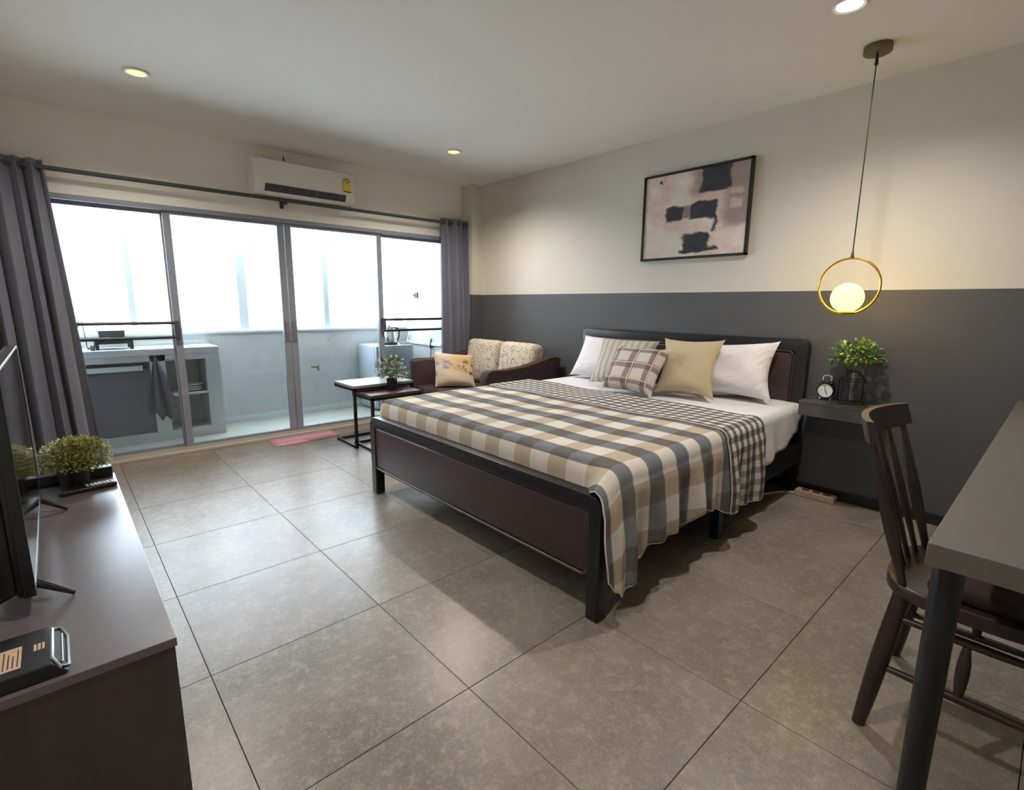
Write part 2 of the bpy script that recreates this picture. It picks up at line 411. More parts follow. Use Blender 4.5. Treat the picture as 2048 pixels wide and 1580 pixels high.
def struct_root(name, loc=(0, 0, 0)):
    o = bpy.data.objects.new(name, None); C.objects.link(o); o.location = loc; ORG[o.name] = Vector(loc); o['kind'] = 'structure'; o.empty_display_size = 0.05
    return o
def mesh_obj(name, me, parent, loc):
    o = bpy.data.objects.new(name, me); C.objects.link(o); o.parent = parent; o.location = loc; return o

# ------------------------------------------------------------------ room shell
H = 2.449; XL = -3.95; YB = -6.3; XR = 0.0
floor = struct('floor', B(XL - .1, 0.1, YB - .1, 0.12, -0.06, -0.012), 'grout')
def tiles():
    full = {}
    gx = [-3.315 + 0.5985 * k for k in range(-2, 8)]; gy = [-1.1088 + 0.6 * k for k in range(-10, 4)]
    for i in range(len(gx) - 1):
        for j in range(len(gy) - 1):
            x0, x1 = max(gx[i], XL), min(gx[i + 1], 0.0); y0, y1 = max(gy[j], YB), min(gy[j + 1], 0.04)
            if x1 - x0 < 0.02 or y1 - y0 < 0.02: continue
            key = (round(x1 - x0, 3), round(y1 - y0, 3))
            if key not in full:
                a, b = key[0] / 2 - .0012, key[1] / 2 - .0012
                bm = B(-a, a, -b, b, -0.012, 0.0, bev=0.0008, seg=1)
                me = bpy.data.meshes.new('floor_tile'); bm.to_mesh(me); bm.free(); me.materials.append(MATS['floor_tile']); full[key] = me
            mesh_obj('tile', full[key], floor, ((x0 + x1) / 2, (y0 + y1) / 2, 0))
tiles()
struct('ceiling', B(XL - .1, 0.1, YB - .1, 0.13, H, H + .1), 'ceiling_white')
struct('wall_right', B(0, .1, YB - .1, .13, 0, H), 'wall_two_tone')
struct('wall_left', B(XL - .1, XL, YB - .1, .13, 0, H), 'paint_far')
struct('wall_back', B(XL, 0, YB - .1, YB, 0, H), 'paint_white')
DX0, DX1, DZ = -3.74, -0.26, 1.905           # door opening
bm = B(XL, 0, 0, .13, DZ, H); box(bm, XL, DX0, 0, .13, 0, DZ); box(bm, DX1, 0, 0, .13, 0, DZ)
struct('wall_far', bm, 'paint_far')
struct('wall_corner_column', B(-.13, 0, -.19, 0, 0, H), 'wall_two_tone')
struct('baseboard_right', B(-.016, 0, YB, -.19, 0, .062, bev=.003), 'black_metal')

# ---- sliding door
door = struct_root('door_1', (-2.0, .06, 0))
bm = B(DX0, DX0 + .05, .0, .12, 0, DZ, bev=.003); obj('jamb', bm, 'aluminium', door, False)
obj('jamb', B(DX1 - .05, DX1, .0, .12, 0, DZ, bev=.003), 'aluminium', door, False)
obj('head_track', B(DX0 + .05, DX1 - .05, .0, .12, DZ - .035, DZ, bev=.003), 'aluminium', door, False)
bm = B(DX0 + .05, DX1 - .05, -.01, .125, 0, .022, bev=.003)
for yy in (.025, .06, .095): box(bm, DX0 + .05, DX1 - .05, yy, yy + .008, .02, .045)
obj('threshold_track', bm, 'sill_alu', door, False)
def panel(x0, x1, y, sw0, sw1):
    bm = B(x0, x0 + sw0, y, y + .03, .03, DZ - .03, bev=.002); box(bm, x1 - sw1, x1, y, y + .03, .03, DZ - .03, bev=.002)
    box(bm, x0 + sw0, x1 - sw1, y, y + .03, .03, .065, bev=.002); box(bm, x0 + sw0, x1 - sw1, y, y + .03, DZ - .06, DZ - .03, bev=.002)
    p = obj('door_panel', bm, 'aluminium', door, False)
    obj('glass_pane', B(x0 + sw0 - .004, x1 - sw1 + .004, y + .012, y + .017, .06, DZ - .055), 'door_glass', p, False)
    return p
panel(-3.69, -2.835, .07, .04, .05); p2 = panel(-2.875, -2.005, .03, .05, .055)
p3 = panel(-2.0, -1.085, .03, .055, .05); panel(-1.125, -.31, .07, .05, .04)
obj('lock', B(-2.045, -2.02, .018, .032, .86, 1.04, bev=.004), 'grey_panel', p2); obj('lock', B(-1.985, -1.96, .018, .032, .86, 1.04, bev=.004), 'grey_panel', p3)

# guard rails across the two outer panels
def guard(x0, x1, inner, label):
    g = thing('guard_rail', label, 'guard rail', ((x0 + x1) / 2, .01, .93), group=None)
    for z in (1.040, .930): obj('bar', T([(x0, .005, z), (x1, .005, z)], .0115, n=8), 'black_metal', g)
    for x in (x0, x1): obj('bracket', B(x - .018, x + .018, -.006, .028, .915, 1.055, bev=.003), 'grey_dark', g, False)
guard(-3.71, -2.86, -2.86, 'pair of dark guard bars across the glass before the kitchen counter')
guard(-1.10, -.29, -1.10, 'pair of dark guard bars across the glass before the kettle')

# ------------------------------------------------------------------ balcony
YP = .95
struct('floor_balcony', B(DX0 - .1, -.2, .12, YP + .12, -.06, .0), 'balcony_tile')
struct('wall_balcony_parapet', B(DX0 - .1, -.2, YP, YP + .12, 0, .90), 'balcony_white')
struct('wall_balcony_right', B(-.30, -.2, .13, YP, 0, 2.35), 'balcony_white')
struct('wall_balcony_left', B(DX0 - .1, DX0, .13, YP, 0, 2.35), 'balcony_white')
struct('wall_balcony_top', B(DX0 - .1, -.2, YP, YP + .12, 2.25, 2.35), 'balcony_white')
struct('ceiling_balcony', B(DX0 - .1, -.2, .13, YP + .12, 2.35, 2.42), 'balcony_white')
struct('baseboard_balcony', B(-2.47, -.31, YP - .012, YP, 0, .055, bev=.003), 'white_frame')
struct('trim_1', B(-.33, -.30, .14, YP - .06, .72, .755, bev=.004), 'white_frame')
win = struct_root('window_1', (-2.0, YP + .05, .9))
obj('window_sill', B(DX0, -.31, YP - .02, YP + .12, .898, .922, bev=.004), 'white_frame', win, False)
obj('window_head', B(DX0, -.31, YP + .02, YP + .10, 2.21, 2.25), 'white_frame', win, False)
mull = [(-3.74, .05), (-3.03, .045), (-2.13, .085), (-1.28, .06), (-.37, .13)]
for x, wd in mull: obj('mullion', B(x - wd / 2, x + wd / 2, YP + .03, YP + .09, .92, 2.21, bev=.003), 'white_frame', win, False)
for (xa, wa), (xb, wb) in zip(mull, mull[1:]):
    bm = B(xa + wa / 2, xb - wb / 2, YP + .04, YP + .075, .92, .95); box(bm, xa + wa / 2, xb - wb / 2, YP + .04, YP + .075, 2.18, 2.21)
    f = obj('sash', bm, 'white_frame', win, False)
    obj('glass_pane', B(xa + wa / 2, xb - wb / 2, YP + .055, YP + .06, .95, 2.18), 'filmed_glass', f, False)

# outside: the house opposite
hs = thing('neighbour_house', 'pale house wall with a corrugated roof edge outside the balcony windows', 'building', (-1, 3.6, -1))
obj('wall', B(-12, 10, 3.6, 3.8, -1, 2.05), 'ext_wall', hs, False)
obj('fascia', B(-12, 10, 3.45, 3.6, 2.045, 2.25), 'ext_band', hs, False)
def corr(u, v):
    x = -12 + 22 * u; return (x, 3.40 + 1.6 * v, 2.26 + .45 * v + .025 * math.sin(x * 2 * math.pi / .21))
obj('roof_sheet', grid(corr, 1200, 1), 'ext_roof', hs)
struct('ground', B(-14, 12, YP + .3, 12, -1.1, -1), 'ext_ground')

# ------------------------------------------------------------------ downlights
def downlight(x, y, glow, power, colr, label):
    t = thing('downlight', label, 'ceiling light', (x, y, H), group=None)
    obj('trim_ring', lathe([(.062, .0), (.066, -.006), (.060, -.010), (.048, -.006), (.044, .002)], 32, (x, y, H)), 'white_plastic', t)
    obj('reflector', lathe([(.046, -.004), (.034, .0005), (0, .0005)], 32, (x, y, H - .002)), glow, t)
    L = bpy.data.lights.new('downlight_lamp', 'SPOT'); L.energy = power; L.color = colr; L.spot_size = math.radians(150); L.spot_blend = .9; L.shadow_soft_size = .035
    lo = bpy.data.objects.new('downlight_lamp', L); C.objects.link(lo); lo.parent = t; lo.location = (0, 0, -.02)
downlight(-3.07, -.972, 'bulb_warm', DOWN_W * .75, WARM, 'recessed ceiling downlight with yellow glow above the kitchen side curtain')
downlight(-.936, -.986, 'bulb_warm', DOWN_W, WARM, 'recessed ceiling downlight with yellow glow above the sofa')
downlight(-.949, -3.83, 'bulb_cool', DOWN_W * .64, COOL, 'recessed ceiling downlight glowing bright cool white beside the pendant lamp')
downlight(-3.07, -3.83, 'bulb_warm', DOWN_W * .55, WARM, 'recessed ceiling downlight above the television cabinet end')

# ------------------------------------------------------------------ pendant lamp
def pendant():
    px, py = -.455, -3.823
    t = thing('pendant_lamp', 'hanging pendant lamp with a brass hoop and glowing round globe', 'pendant lamp', (px, py, H))
    obj('canopy', lathe([(0, 0), (.058, 0), (.060, -.004), (.060, -.03), (.056, -.034), (0, -.034)], 32, (px, py, H)), 'bronze', t)
    obj('cord', T([(px, py, H - .034), (px, py, 1.49)], .0028, n=6), 'black_plastic', t)
    obj('cord_grip', lathe([(0, .05), (.004, .05), (.007, .03), (.009, 0), (0, 0)], 12, (px, py, H - .085)), 'black_plastic', t)
    obj('ring_stem', lathe([(0, .04), (.004, .04), (.009, .008), (.009, 0), (0, 0)], 12, (px, py, 1.452)), 'bronze', t)
    n = 48; R_ = .142; zc = 1.311; a0 = math.radians(4)
    pts = [(px + R_ * math.cos(k * 2 * math.pi / n) * math.sin(a0), py + R_ * math.cos(k * 2 * math.pi / n) * math.cos(a0), zc + R_ * math.sin(k * 2 * math.pi / n)) for k in range(n)]
    obj('hoop', T(pts, .0055, n=8, closed=True), 'brass', t)
    obj('lamp_holder', lathe([(0, 0), (.04, 0), (.045, .006), (.04, .012), (0, .012)], 24, (px, py, 1.171)), 'brass', t)
    pr = []; r = .076
    for k in range(17):
        a = -math.pi / 2 * .72 + k / 16 * (math.pi / 2 * 1.72); pr.append((r * math.cos(a), r * math.sin(a)))
    pr[-1] = (0, r); pr = [(0, pr[0][1])] + pr
    obj('globe', lathe(pr, 32, (px, py, 1.252)), 'globe_glow', t)
    return t
pendant()

# ------------------------------------------------------------------ bed
def bed():
    t = thing('double_bed', 'dark metal double bed frame with brown leather headboard and footboard panels', 'bed', (-1.1, -2.64, 0))
    fy0, fy1, hy0, hy1 = -3.573, -1.747, -3.545, -1.705
    obj('footboard_frame', arch(fy0, fy1, .502, .058, .045, -2.155, -2.095, 0), 'bed_metal', t)
    def padded(name, x0, x1, y0, y1, z0, z1, side):
        p = obj(name, B(x0, x1, y0, y1, z0, z1, bev=.012, seg=3), 'leather', t)
        xs = x0 if side < 0 else x1; r = .03; pts = []
        for cyy, czz, a in ((y0 + r, z1 - r, 180), (y1 - r, z1 - r, 90), (y1 - r, z0 + r, 0), (y0 + r, z0 + r, -90)):
            for k in range(5):
                an = math.radians(a - k * 22.5); pts.append((xs - side * .004, cyy + (r + .008) * math.cos(an), czz + (r + .008) * math.sin(an)))
        obj('piping', T(pts, .0075, n=8, closed=True), 'leather', p)
        return p
    padded('footboard_panel', -2.150, -2.10, fy0 + .066, fy1 - .05, .180, .438, -1)
    obj('headboard_frame', arch(hy0, hy1, 1.0, .075, .045, -.062, -.008, 0), 'bed_metal', t)
    padded('headboard_panel', -.066, -.02, hy0 + .088, hy1 - .088, .42, .912, -1)
    for y in (-3.545, -1.775): obj('side_rail', B(-2.10, -.06, y - .018, y + .018, .20, .345, bev=.004), 'bed_metal', t, False)
    for y in (-3.525, -1.79): obj('leg', B(-1.125, -1.075, y - .025, y + .025, 0, .22, bev=.004), 'bed_metal', t, False)
    for k in range(12):
        x = -2.02 + k * .172; obj('slat', B(x, x + .08, -3.528, -1.79, .318, .34), 'wood_trim', t, False)
bed()
MX0, MX1, MY0, MY1, MZ0, MZ1 = -2.075, -.072, -3.535, -1.755, .345, .585
tag(obj('mattress', B(MX0, MX1, MY0, MY1, MZ0, MZ1, bev=.055, seg=4), 'white_cotton', origin=(-1.1, -2.64, MZ0)), 'thick white mattress lying in the dark metal bed frame', 'mattress')

def interp(x, tab):
    for (a, va), (b, vb) in zip(tab, tab[1:]):
        if a <= x <= b:
            u = (x - a) / (b - a); u = u * u * (3 - 2 * u); return va + (vb - va) * u
    return tab[0][1] if x < tab[0][0] else tab[-1][1]
def sstep(a, b, x):
    t = min(1, max(0, (x - a) / (b - a))); return t * t * (3 - 2 * t)
def across(v, top_z, yn, yf, rad, drop_n, drop_f):
    """walk a cloth across the bed: v in metres from the far hem; gives (y, z, hang) with rounded mattress edges"""
    arc = rad * math.pi / 2
    fl = drop_f; L2 = fl + arc; L3 = L2 + (yf - rad) - (yn + rad); L4 = L3 + arc
    if v < fl: return yf, top_z - rad - (fl - v), 0.0
    if v < L2:
        a = (v - fl) / rad; return yf - rad + rad * math.cos(a), top_z - rad + rad * math.sin(a), 0.0
    if v < L3: return yf - rad - (v - L2), top_z, 0.0
    if v < L4:
        a = (v - L3) / rad; return yn + rad - rad * math.sin(a), top_z - rad + rad * math.cos(a), 0.0
    return yn, top_z - rad - (v - L4), v - L4

def sheet():
    hem = [(-1.35, .30), (-.72, .305), (-.42, .355), (-.20, .43), (-.12, .50), (-.07, .56)]
    rad, top, yn, yf, df = .05, .594, -3.556, -1.742, .10
    arc = rad * math.pi / 2; flat = (yf - rad) - (yn + rad)
    def P(u, v):
        x = -1.35 + u * (1.35 - .068); drop = max(.004, top - rad - interp(x, hem)); tot = df + 2 * arc + flat + drop
        y, z, h = across(v * tot, top, yn, yf, rad, drop, df)
        wv = math.sin(x * 31 + h * 5) * .6 + math.sin(x * 17 + 1 - h * 9) * .6
        y -= min(h, .2) * .10 + h * wv * .055
        if h == 0: z += .003 * math.sin(x * 9 + y * 5) * math.sin(y * 7) * (1 if -3.45 < y < -1.85 else 0)
        x += sstep(.0, .25, h) * .02 * (1 if x > -.4 else 0)
        return (x, y, z)
    o = obj('bed_sheet', grid(P, 70, 130), 'white_cotton', origin=(-.7, -2.64, .594))
    md = o.modifiers.new('t', 'SOLIDIFY'); md.thickness = .003; md.offset = 1
    tag(o, 'white cotton bed sheet hanging over the side of the mattress at the pillow end', 'bed sheet')
sheet()

def blanket():
    rad, top, yn, yf, df = .055, .603, -3.585, -1.730, .13
    arc = rad * math.pi / 2; flat = (yf - rad) - (yn + rad)
    XH, XF = -.78, -2.035          # head edge and where the foot end starts to turn down
    footlen = .20
    hem = [(-2.235, .235), (-2.18, .175), (-2.12, .128), (-2.05, .150), (-1.97, .185), (-1.91, .195), (-1.87, .25), (-1.74, .250), (-1.60, .245), (-1.47, .280), (-1.29, .238), (-1.20, .20), (-.9, .185), (-.78, .19)]
    ulen = (XH - XF) + footlen
    def base(u, v, lift=0.0, hemdz=0.0):
        s = u * ulen; x = XH - s; q = max(0.0, XF - x)
        drop = top - rad - interp(x, hem) + hemdz; tot = df + 2 * arc + flat + drop
        y, z, h = across(v * tot, top + lift, yn - lift, yf, rad, drop, df)
        xx = max(x, XF); hs = sstep(.0, .10, h)
        # foot end turns down behind the footboard, except on the hanging side
        rr = .07
        if q > 0:
            a = min(q / rr, math.pi / 2); dn_x = rr * math.sin(a) * .55; dn_z = rr * (1 - math.cos(a)) + max(0, q - rr * math.pi / 2)
            edge = 1 - sstep(-3.44, -3.57, y) if h == 0 else 0.0
            edge = (1 - sstep(-3.40, -3.56, y)) if h == 0 else 0.0
            xx -= dn_x * edge + (1 - edge) * q * (.62 - .2 * sstep(.1, .4, h)); z -= dn_z * (edge + .4 * (1 - edge))
            y += (1 - edge) * q * .0
        sag = .006 * sstep(-1.55, -2.03, xx) * (1 if h == 0 else 0); z -= sag * (1 - hs)
        k = sstep(0, .28, h)
        wv = math.sin(x * 21 + 1.0) * .55 + math.sin(x * 37 + .6) * .35 + math.sin(x * 55) * .15
        y -= .012 * sstep(0, .06, h) + k * (.014 + .034 * wv)
        if x < -1.93: y -= k * .012 * sstep(-1.93, -2.05, x)
        if h == 0 and -3.5 < y < -1.85 and q == 0: z += .0025 * math.sin(x * 8 + y * 6) + .002 * math.sin(x * 3 - y * 11)
        return (xx, y, z), v * tot, s
    def mk(u0, u1, lift, nu, nv, hemdz):
        P = lambda u, v: base(u0 + (u1 - u0) * u, v, lift, hemdz)[0]
        def UV(u, v):
            _, vv, ss = base(u0 + (u1 - u0) * u, v, lift, hemdz); return (ss, vv)
        return P, grid(P, nu, nv, UV)
    P, bm = mk(0, 1, 0, 150, 170, 0.0)
    o = obj('checked_blanket', bm, 'blanket_check', origin=(-1.4, -2.64, .6))
    md = o.modifiers.new('t', 'SOLIDIFY'); md.thickness = .004; md.offset = 1
    tag(o, 'cream, tan and grey checked cotton blanket spread over the bed', 'blanket')
    pts = [P(i / 150, 1) for i in range(151)]
    obj('hem_piping', T(pts, .0045, n=6), 'hem_white', o)
    obj('hem_piping', T([P(1, j / 80) for j in range(40, 81)], .004, n=6), 'hem_white', o)
    u1 = .42 / ulen
    P2, bm2 = mk(0, u1, .009, 44, 170, .02)
    f = obj('folded_band', bm2, 'blanket_fine', o); f['label'] = 'folded end of the blanket in a small grey gingham check'
    md = f.modifiers.new('t', 'SOLIDIFY'); md.thickness = .004; md.offset = 1
    obj('band_piping', T([P2(i / 40, 1) for i in range(41)], .0045, n=6), 'hem_white', f)
    obj('band_piping', T([P2(1, j / 90) for j in range(8, 91)], .004, n=6), 'hem_white', f)
blanket()

def pillow(name, bl, br, tr, tl, th, m, label, cat='pillow', pinch=.10, n=26, corner=.7, group=None, back=.5):
    bl, br, tr, tl = map(Vector, (bl, br, tr, tl)); nrm = ((br - bl).cross(tl - bl)).normalized()
    def S_(side):
        def P(u, v):
            a, b = 2 * u - 1, 2 * v - 1
            uu = .5 + .5 * a * (1 - pinch * (1 - b * b) ** 1.0 * abs(a) ** 3); vv = .5 + .5 * b * (1 - pinch * (1 - a * a) * abs(b) ** 3)
            p = (bl * (1 - uu) + br * uu) * (1 - vv) + (tl * (1 - uu) + tr * uu) * vv
            d = max(0.0, (1 - a ** 4) * (1 - b ** 4)) ** corner
            wr = 1 + .05 * math.sin(a * 5 + b * 7) * d
            return p + nrm * (side * th * d * wr * (1 - back if side > 0 else back))
        return P
    bm = grid(S_(1), n, n); me_b = grid(S_(-1), n, n)
    tmp = bpy.data.meshes.new('tmp'); me_b.to_mesh(tmp); me_b.free()
    bm.from_mesh(tmp); bpy.data.meshes.remove(tmp)
    bmesh.ops.remove_doubles(bm, verts=bm.verts, dist=.0004)
    bmesh.ops.recalc_face_normals(bm, faces=bm.faces)
    c = (bl + br) / 2
    o = obj(name, bm, m, origin=c); tag(o, label, cat, group)
    return o
pillow('bed_pillow', (-.33, -1.80, .615), (-.33, -2.46, .612), (-.125, -2.50, .925), (-.125, -1.79, .945), .17, 'pillow_white', 'plump white pillow half hidden behind the grey striped cushion', pinch=.12)
pillow('bed_pillow', (-.33, -2.84, .615), (-.295, -3.44, .615), (-.125, -3.40, .985), (-.125, -2.86, .935), .17, 'pillow_white', 'creased white pillow leaning between the beige cushion and the nightstand', pinch=.15)
pillow('throw_cushion', (-.585, -2.22, .625), (-.55, -2.66, .625), (-.27, -2.62, .945), (-.27, -2.09, .945), .12, 'cushion_grey', 'grey beige striped cushion behind the plaid cushion', 'cushion')
pillow('throw_cushion', (-.60, -2.79, .622), (-.53, -3.18, .618), (-.285, -3.115, .985), (-.285, -2.665, .975), .12, 'cushion_beige', 'plain beige linen cushion standing beside the plaid cushion', 'cushion', pinch=.17)
pillow('throw_cushion', (-.715, -2.42, .622), (-.76, -2.88, .622), (-.475, -2.85, .915), (-.47, -2.395, .915), .12, 'cushion_plaid', 'brown and grey plaid cushion at the front of the pillows', 'cushion', pinch=.15)

# ------------------------------------------------------------------ picture
def picture():
    y0, y1, z0, z1 = -3.085, -2.253, 1.548, 2.178
    t = thing('framed_picture', 'abstract black and blush painting in a thin black frame', 'picture', (-.01, (y0 + y1) / 2, z0))
    bm = B(-.035, -.003, y0, y1, z0, z0 + .016); box(bm, -.035, -.003, y0, y1, z1 - .016, z1); box(bm, -.035, -.003, y0, y0 + .016, z0, z1); box(bm, -.035, -.003, y1 - .016, y1, z0, z1)
    obj('frame', bm, 'black_metal', t, False)
    bm = grid(lambda u, v: (-.024, y1 - .016 - u * (y1 - y0 - .032), z0 + .016 + v * (z1 - z0 - .032)), 1, 1)
    obj('painting', bm, 'abstract_print', t, False)
    obj('backing', B(-.02, -.003, y0 + .01, y1 - .01, z0 + .01, z1 - .01), 'wood_trim', t, False)
picture()

# ------------------------------------------------------------------ floating nightstand and what stands on it
NZ = .643
def nightstand():
    t = thing('floating_nightstand', 'grey laminate floating shelf nightstand fixed to the dark wall', 'nightstand', (-.12, -3.78, NZ - .09))
    obj('top_board', B(-.245, -.001, -3.975, -3.580, NZ - .02, NZ, bev=.002), 'shelf_laminate', t, False)
    obj('drawer_front', B(-.245, -.228, -3.973, -3.582, NZ - .09, NZ - .021, bev=.002), 'shelf_laminate', t, False)
    bm = B(-.227, -.001, -3.973, -3.955, NZ - .09, NZ - .021); box(bm, -.227, -.001, -3.60, -3.582, NZ - .09, NZ - .021); box(bm, -.227, -.001, -3.955, -3.60, NZ - .09, NZ - .078)
    obj('case', bm, 'shelf_laminate', t, False)
nightstand()
def clock():
    cx, cy = -.12, -3.685; r = .047
    t = thing('alarm_clock', 'small navy twin bell alarm clock with white face on the nightstand', 'clock', (cx, cy, NZ), rotz=math.radians(-90))
    zc = .062
    # local frame: face looks along -Y (local), then rotated towards the camera
    def ring(prof): 
        bm = lathe(prof, 32); bmesh.ops.rotate(bm, verts=bm.verts, matrix=Matrix.Rotation(math.radians(90), 3, 'X')); bmesh.ops.translate(bm, verts=bm.verts, vec=(0, 0, zc)); return bm
    obj('body', ring([(0, -.026), (r * .8, -.026), (r, -.014), (r, .018), (r * .96, .024), (r * .88, .022), (r * .88, .014)]), 'navy', t, local=True)
    obj('dial', ring([(0, .016), (r * .88, .016)]), 'clock_face', t, local=True)
    hb = new()
    for a, L, wd in ((-60, .022, .002), (100, .033, .0014)):
        ca, sa = math.cos(math.radians(a)), math.sin(math.radians(a)); tube(hb, [(0, -.0185, zc), (L * ca, -.0185, zc + L * sa)], wd, n=4)
    obj('hands', hb, 'black_plastic', t, local=True)
    for s in (-1, 1):
        bm = lathe([(0, .012), (.012, .010), (.019, 0), (0, 0)], 18); bmesh.ops.rotate(bm, verts=bm.verts, matrix=Matrix.Rotation(math.radians(s * 32), 3, 'Y')); bmesh.ops.translate(bm, verts=bm.verts, vec=(s * .026, 0, zc + r * .88 + .002)); obj('bell', bm, 'navy', t, local=True)
        obj('foot', T([(s * .024, 0, zc - r * .85), (s * .03, -.004, 0.0)], [.005, .0035], n=8), 'chrome', t, local=True)
    pts = [(-.022, 0, zc + r + .012)] + [(.024 * math.cos(a) , 0, zc + r + .03 + .014 * math.sin(a)) for a in [math.pi - k * math.pi / 8 for k in range(9)]] + [(.022, 0, zc + r + .012)]
    obj('handle', T(pts, .0032, n=6), 'white_plastic', t, local=True)
clock()
def vase():
    cx, cy = -.105, -3.815; hw = .061
    t = thing('wire_vase', 'black geometric wire vase holding a glass tube on the nightstand', 'vase', (cx, cy, NZ), rotz=math.radians(20))
    def lp(z, s): return [(-s, -s, z), (s, -s, z), (s, s, z), (-s, s, z)]
    bm = new(); A, M_, U_ = lp(.004, hw), lp(.135, hw), lp(.188, .024)
    for R_ in (A, M_, U_):
        tube(bm, R_, 0.0033, n=6, closed=True)
    for a, m_, u_ in zip(A, M_, U_): tube(bm, [a, m_, u_], 0.0033, n=6)
    obj('wire_frame', bm, 'black_metal', t, local=True)
    obj('glass_tube', lathe([(0, .008), (.015, .008), (.016, .012), (.016, .195), (.0145, .195), (.0145, .014), (0, .014)], 20), 'clear_glass', t, local=True)
vase()

def leaf_mesh(bm, base, d, L, wd, fold=.25):
    d = d.normalized(); s = d.cross(Vector((0, 0, 1))); s = s.normalized() if s.length > .05 else Vector((1, 0, 0)); up = s.cross(d)
    a = bm.verts.new(base); m1 = base + d * L * .5; l = bm.verts.new(m1 + s * wd + up * wd * fold); r = bm.verts.new(m1 - s * wd + up * wd * fold); tp = bm.verts.new(base + d * L - up * L * .12); c = bm.verts.new(m1)
    bm.faces.new((a, l, c)); bm.faces.new((l, tp, c)); bm.faces.new((tp, r, c)); bm.faces.new((r, a, c))
def rv(rnd): 
    while True:
        v = Vector((rnd.uniform(-1, 1), rnd.uniform(-1, 1), rnd.uniform(-1, 1)))
        if .05 < v.length < 1: return v.normalized()
def bush(base, ctr, rad, n, L, wd, rnd, stems=14, shell=.55):
    """leaves spread through an ellipsoid plus thin stems from the base"""
    ctr = Vector(ctr); lv = new(); st = new()
    for k in range(n):
        v = rv(rnd); rr = shell + (1 - shell) * rnd.random() ** .5
        if v.z < -.55: v.z = -.3
        p = ctr + Vector((v.x * rad[0], v.y * rad[1], v.z * rad[2])) * rr
        leaf_mesh(lv, p, v + rv(rnd) * .8 + Vector((0, 0, .25)), L * rnd.uniform(.7, 1.25), wd * rnd.uniform(.7, 1.2))
    for k in range(stems):
        v = rv(rnd); v.z = abs(v.z) * .8 + .2; e = ctr + Vector((v.x * rad[0], v.y * rad[1], v.z * rad[2])) * .8
        m_ = (Vector(base) + e) / 2 + Vector((0, 0, .02)); tube(st, [base, m_, e], .0016, n=4)
    return lv, st
rnd = random.Random(3)
def sprig():
    base = (-.105, -3.815, NZ + .03)
    t = thing('leafy_sprig', 'bunch of fresh green sprigs standing in the wire vase', 'plant', base)
    lv, st = bush(base, (-.115, -3.815, NZ + .285), (.125, .135, .085), 430, .030, .0115, rnd, 16, .35)
    o = obj('leaves', lv, 'leaf_fresh', t); o['kind'] = 'stuff'
    obj('stems', st, 'stem', t)
sprig()

# ------------------------------------------------------------------ power strip and its cable on the floor
def strip():
    t = thing('power_strip', 'cream wooden power strip on the floor below the nightstand', 'power strip', (-.09, -3.69, 0))
    obj('body', B(-.125, -.055, -3.80, -3.575, 0, .042, bev=.005), 'cream_strip', t, False)
    for y in (-3.75, -3.69, -3.63): obj('socket', B(-.105, -.075, y - .02, y + .02, .041, .045), 'ink_dark', t, False)
strip()
tag(obj('power_cable', T([(-.09, -3.575, .012), (-.14, -3.50, .006), (-.28, -3.44, .005), (-.5, -3.38, .005), (-.7, -3.2, .005)], .0045, n=6), 'wire_white', origin=(-.09, -3.575, 0)), 'thin white cable running from the power strip under the bed', 'cable')

# ------------------------------------------------------------------ sofa
def sofa():
    t = thing('loveseat_sofa', 'two seat brown sofa with beige floral back cushions against the wall', 'sofa', (-.5, -.78, 0))
    y0, y1 = -1.43, -.20
    obj('base', B(-.90, -.06, y0 + .02, y1 - .02, .10, .30, bev=.012), 'fabric_brown', t)
    obj('back_frame', B(-.12, -.04, y0 + .02, y1 - .02, .28, .70, bev=.015), 'fabric_brown', t)
    prof = [(-.94, .12), (-.94, .60), (-.925, .635), (-.88, .648), (-.72, .640), (-.5, .652), (-.3, .685), (-.15, .715), (-.10, .715), (-.04, .69), (-.04, .12)]
    for a, b in ((y0, y0 + .10), (y1 - .10, y1)): 
        arm = obj('armrest', prism(prof, 'y', a, b, .012), 'fabric_brown', t)
        obj('arm_trim', T([(p[0], b if a > -1 else a, p[1] + .002) for p in prof[1:10]], .007, n=6), 'wood_trim', arm)
    ym = (y0 + y1) / 2
    for a, b in ((y0 + .105, ym - .003), (ym + .003, y1 - .105)): obj('seat_cushion', B(-.93, -.22, a, b, .30, .395, bev=.03, seg=3), 'fabric_brown', t)
    for a, b in ((y0 + .115, ym - .013), (ym + .013, y1 - .10)):
        bm = B(-.13, .05, a, b, 0, .46, bev=.06, seg=4)
        bmesh.ops.rotate(bm, verts=bm.verts, matrix=Matrix.Rotation(math.radians(10), 3, 'Y')); bmesh.ops.translate(bm, verts=bm.verts, vec=(-.24, 0, .375))
        obj('back_cushion', bm, 'sofa_floral', t)
    for x in (-.86, -.12):
        for y in (y0 + .06, y1 - .06): obj('leg', T([(x, y, .105), (x, y, 0)], [.025, .018], n=12), 'wood_trim', t)
sofa()
pillow('throw_cushion', (-.88, -.56, .405), (-.565, -.79, .405), (-.50, -.66, .70), (-.80, -.42, .735), .11, 'cushion_print', 'square cushion with an orange landscape print sitting on the sofa', 'cushion', pinch=.06)

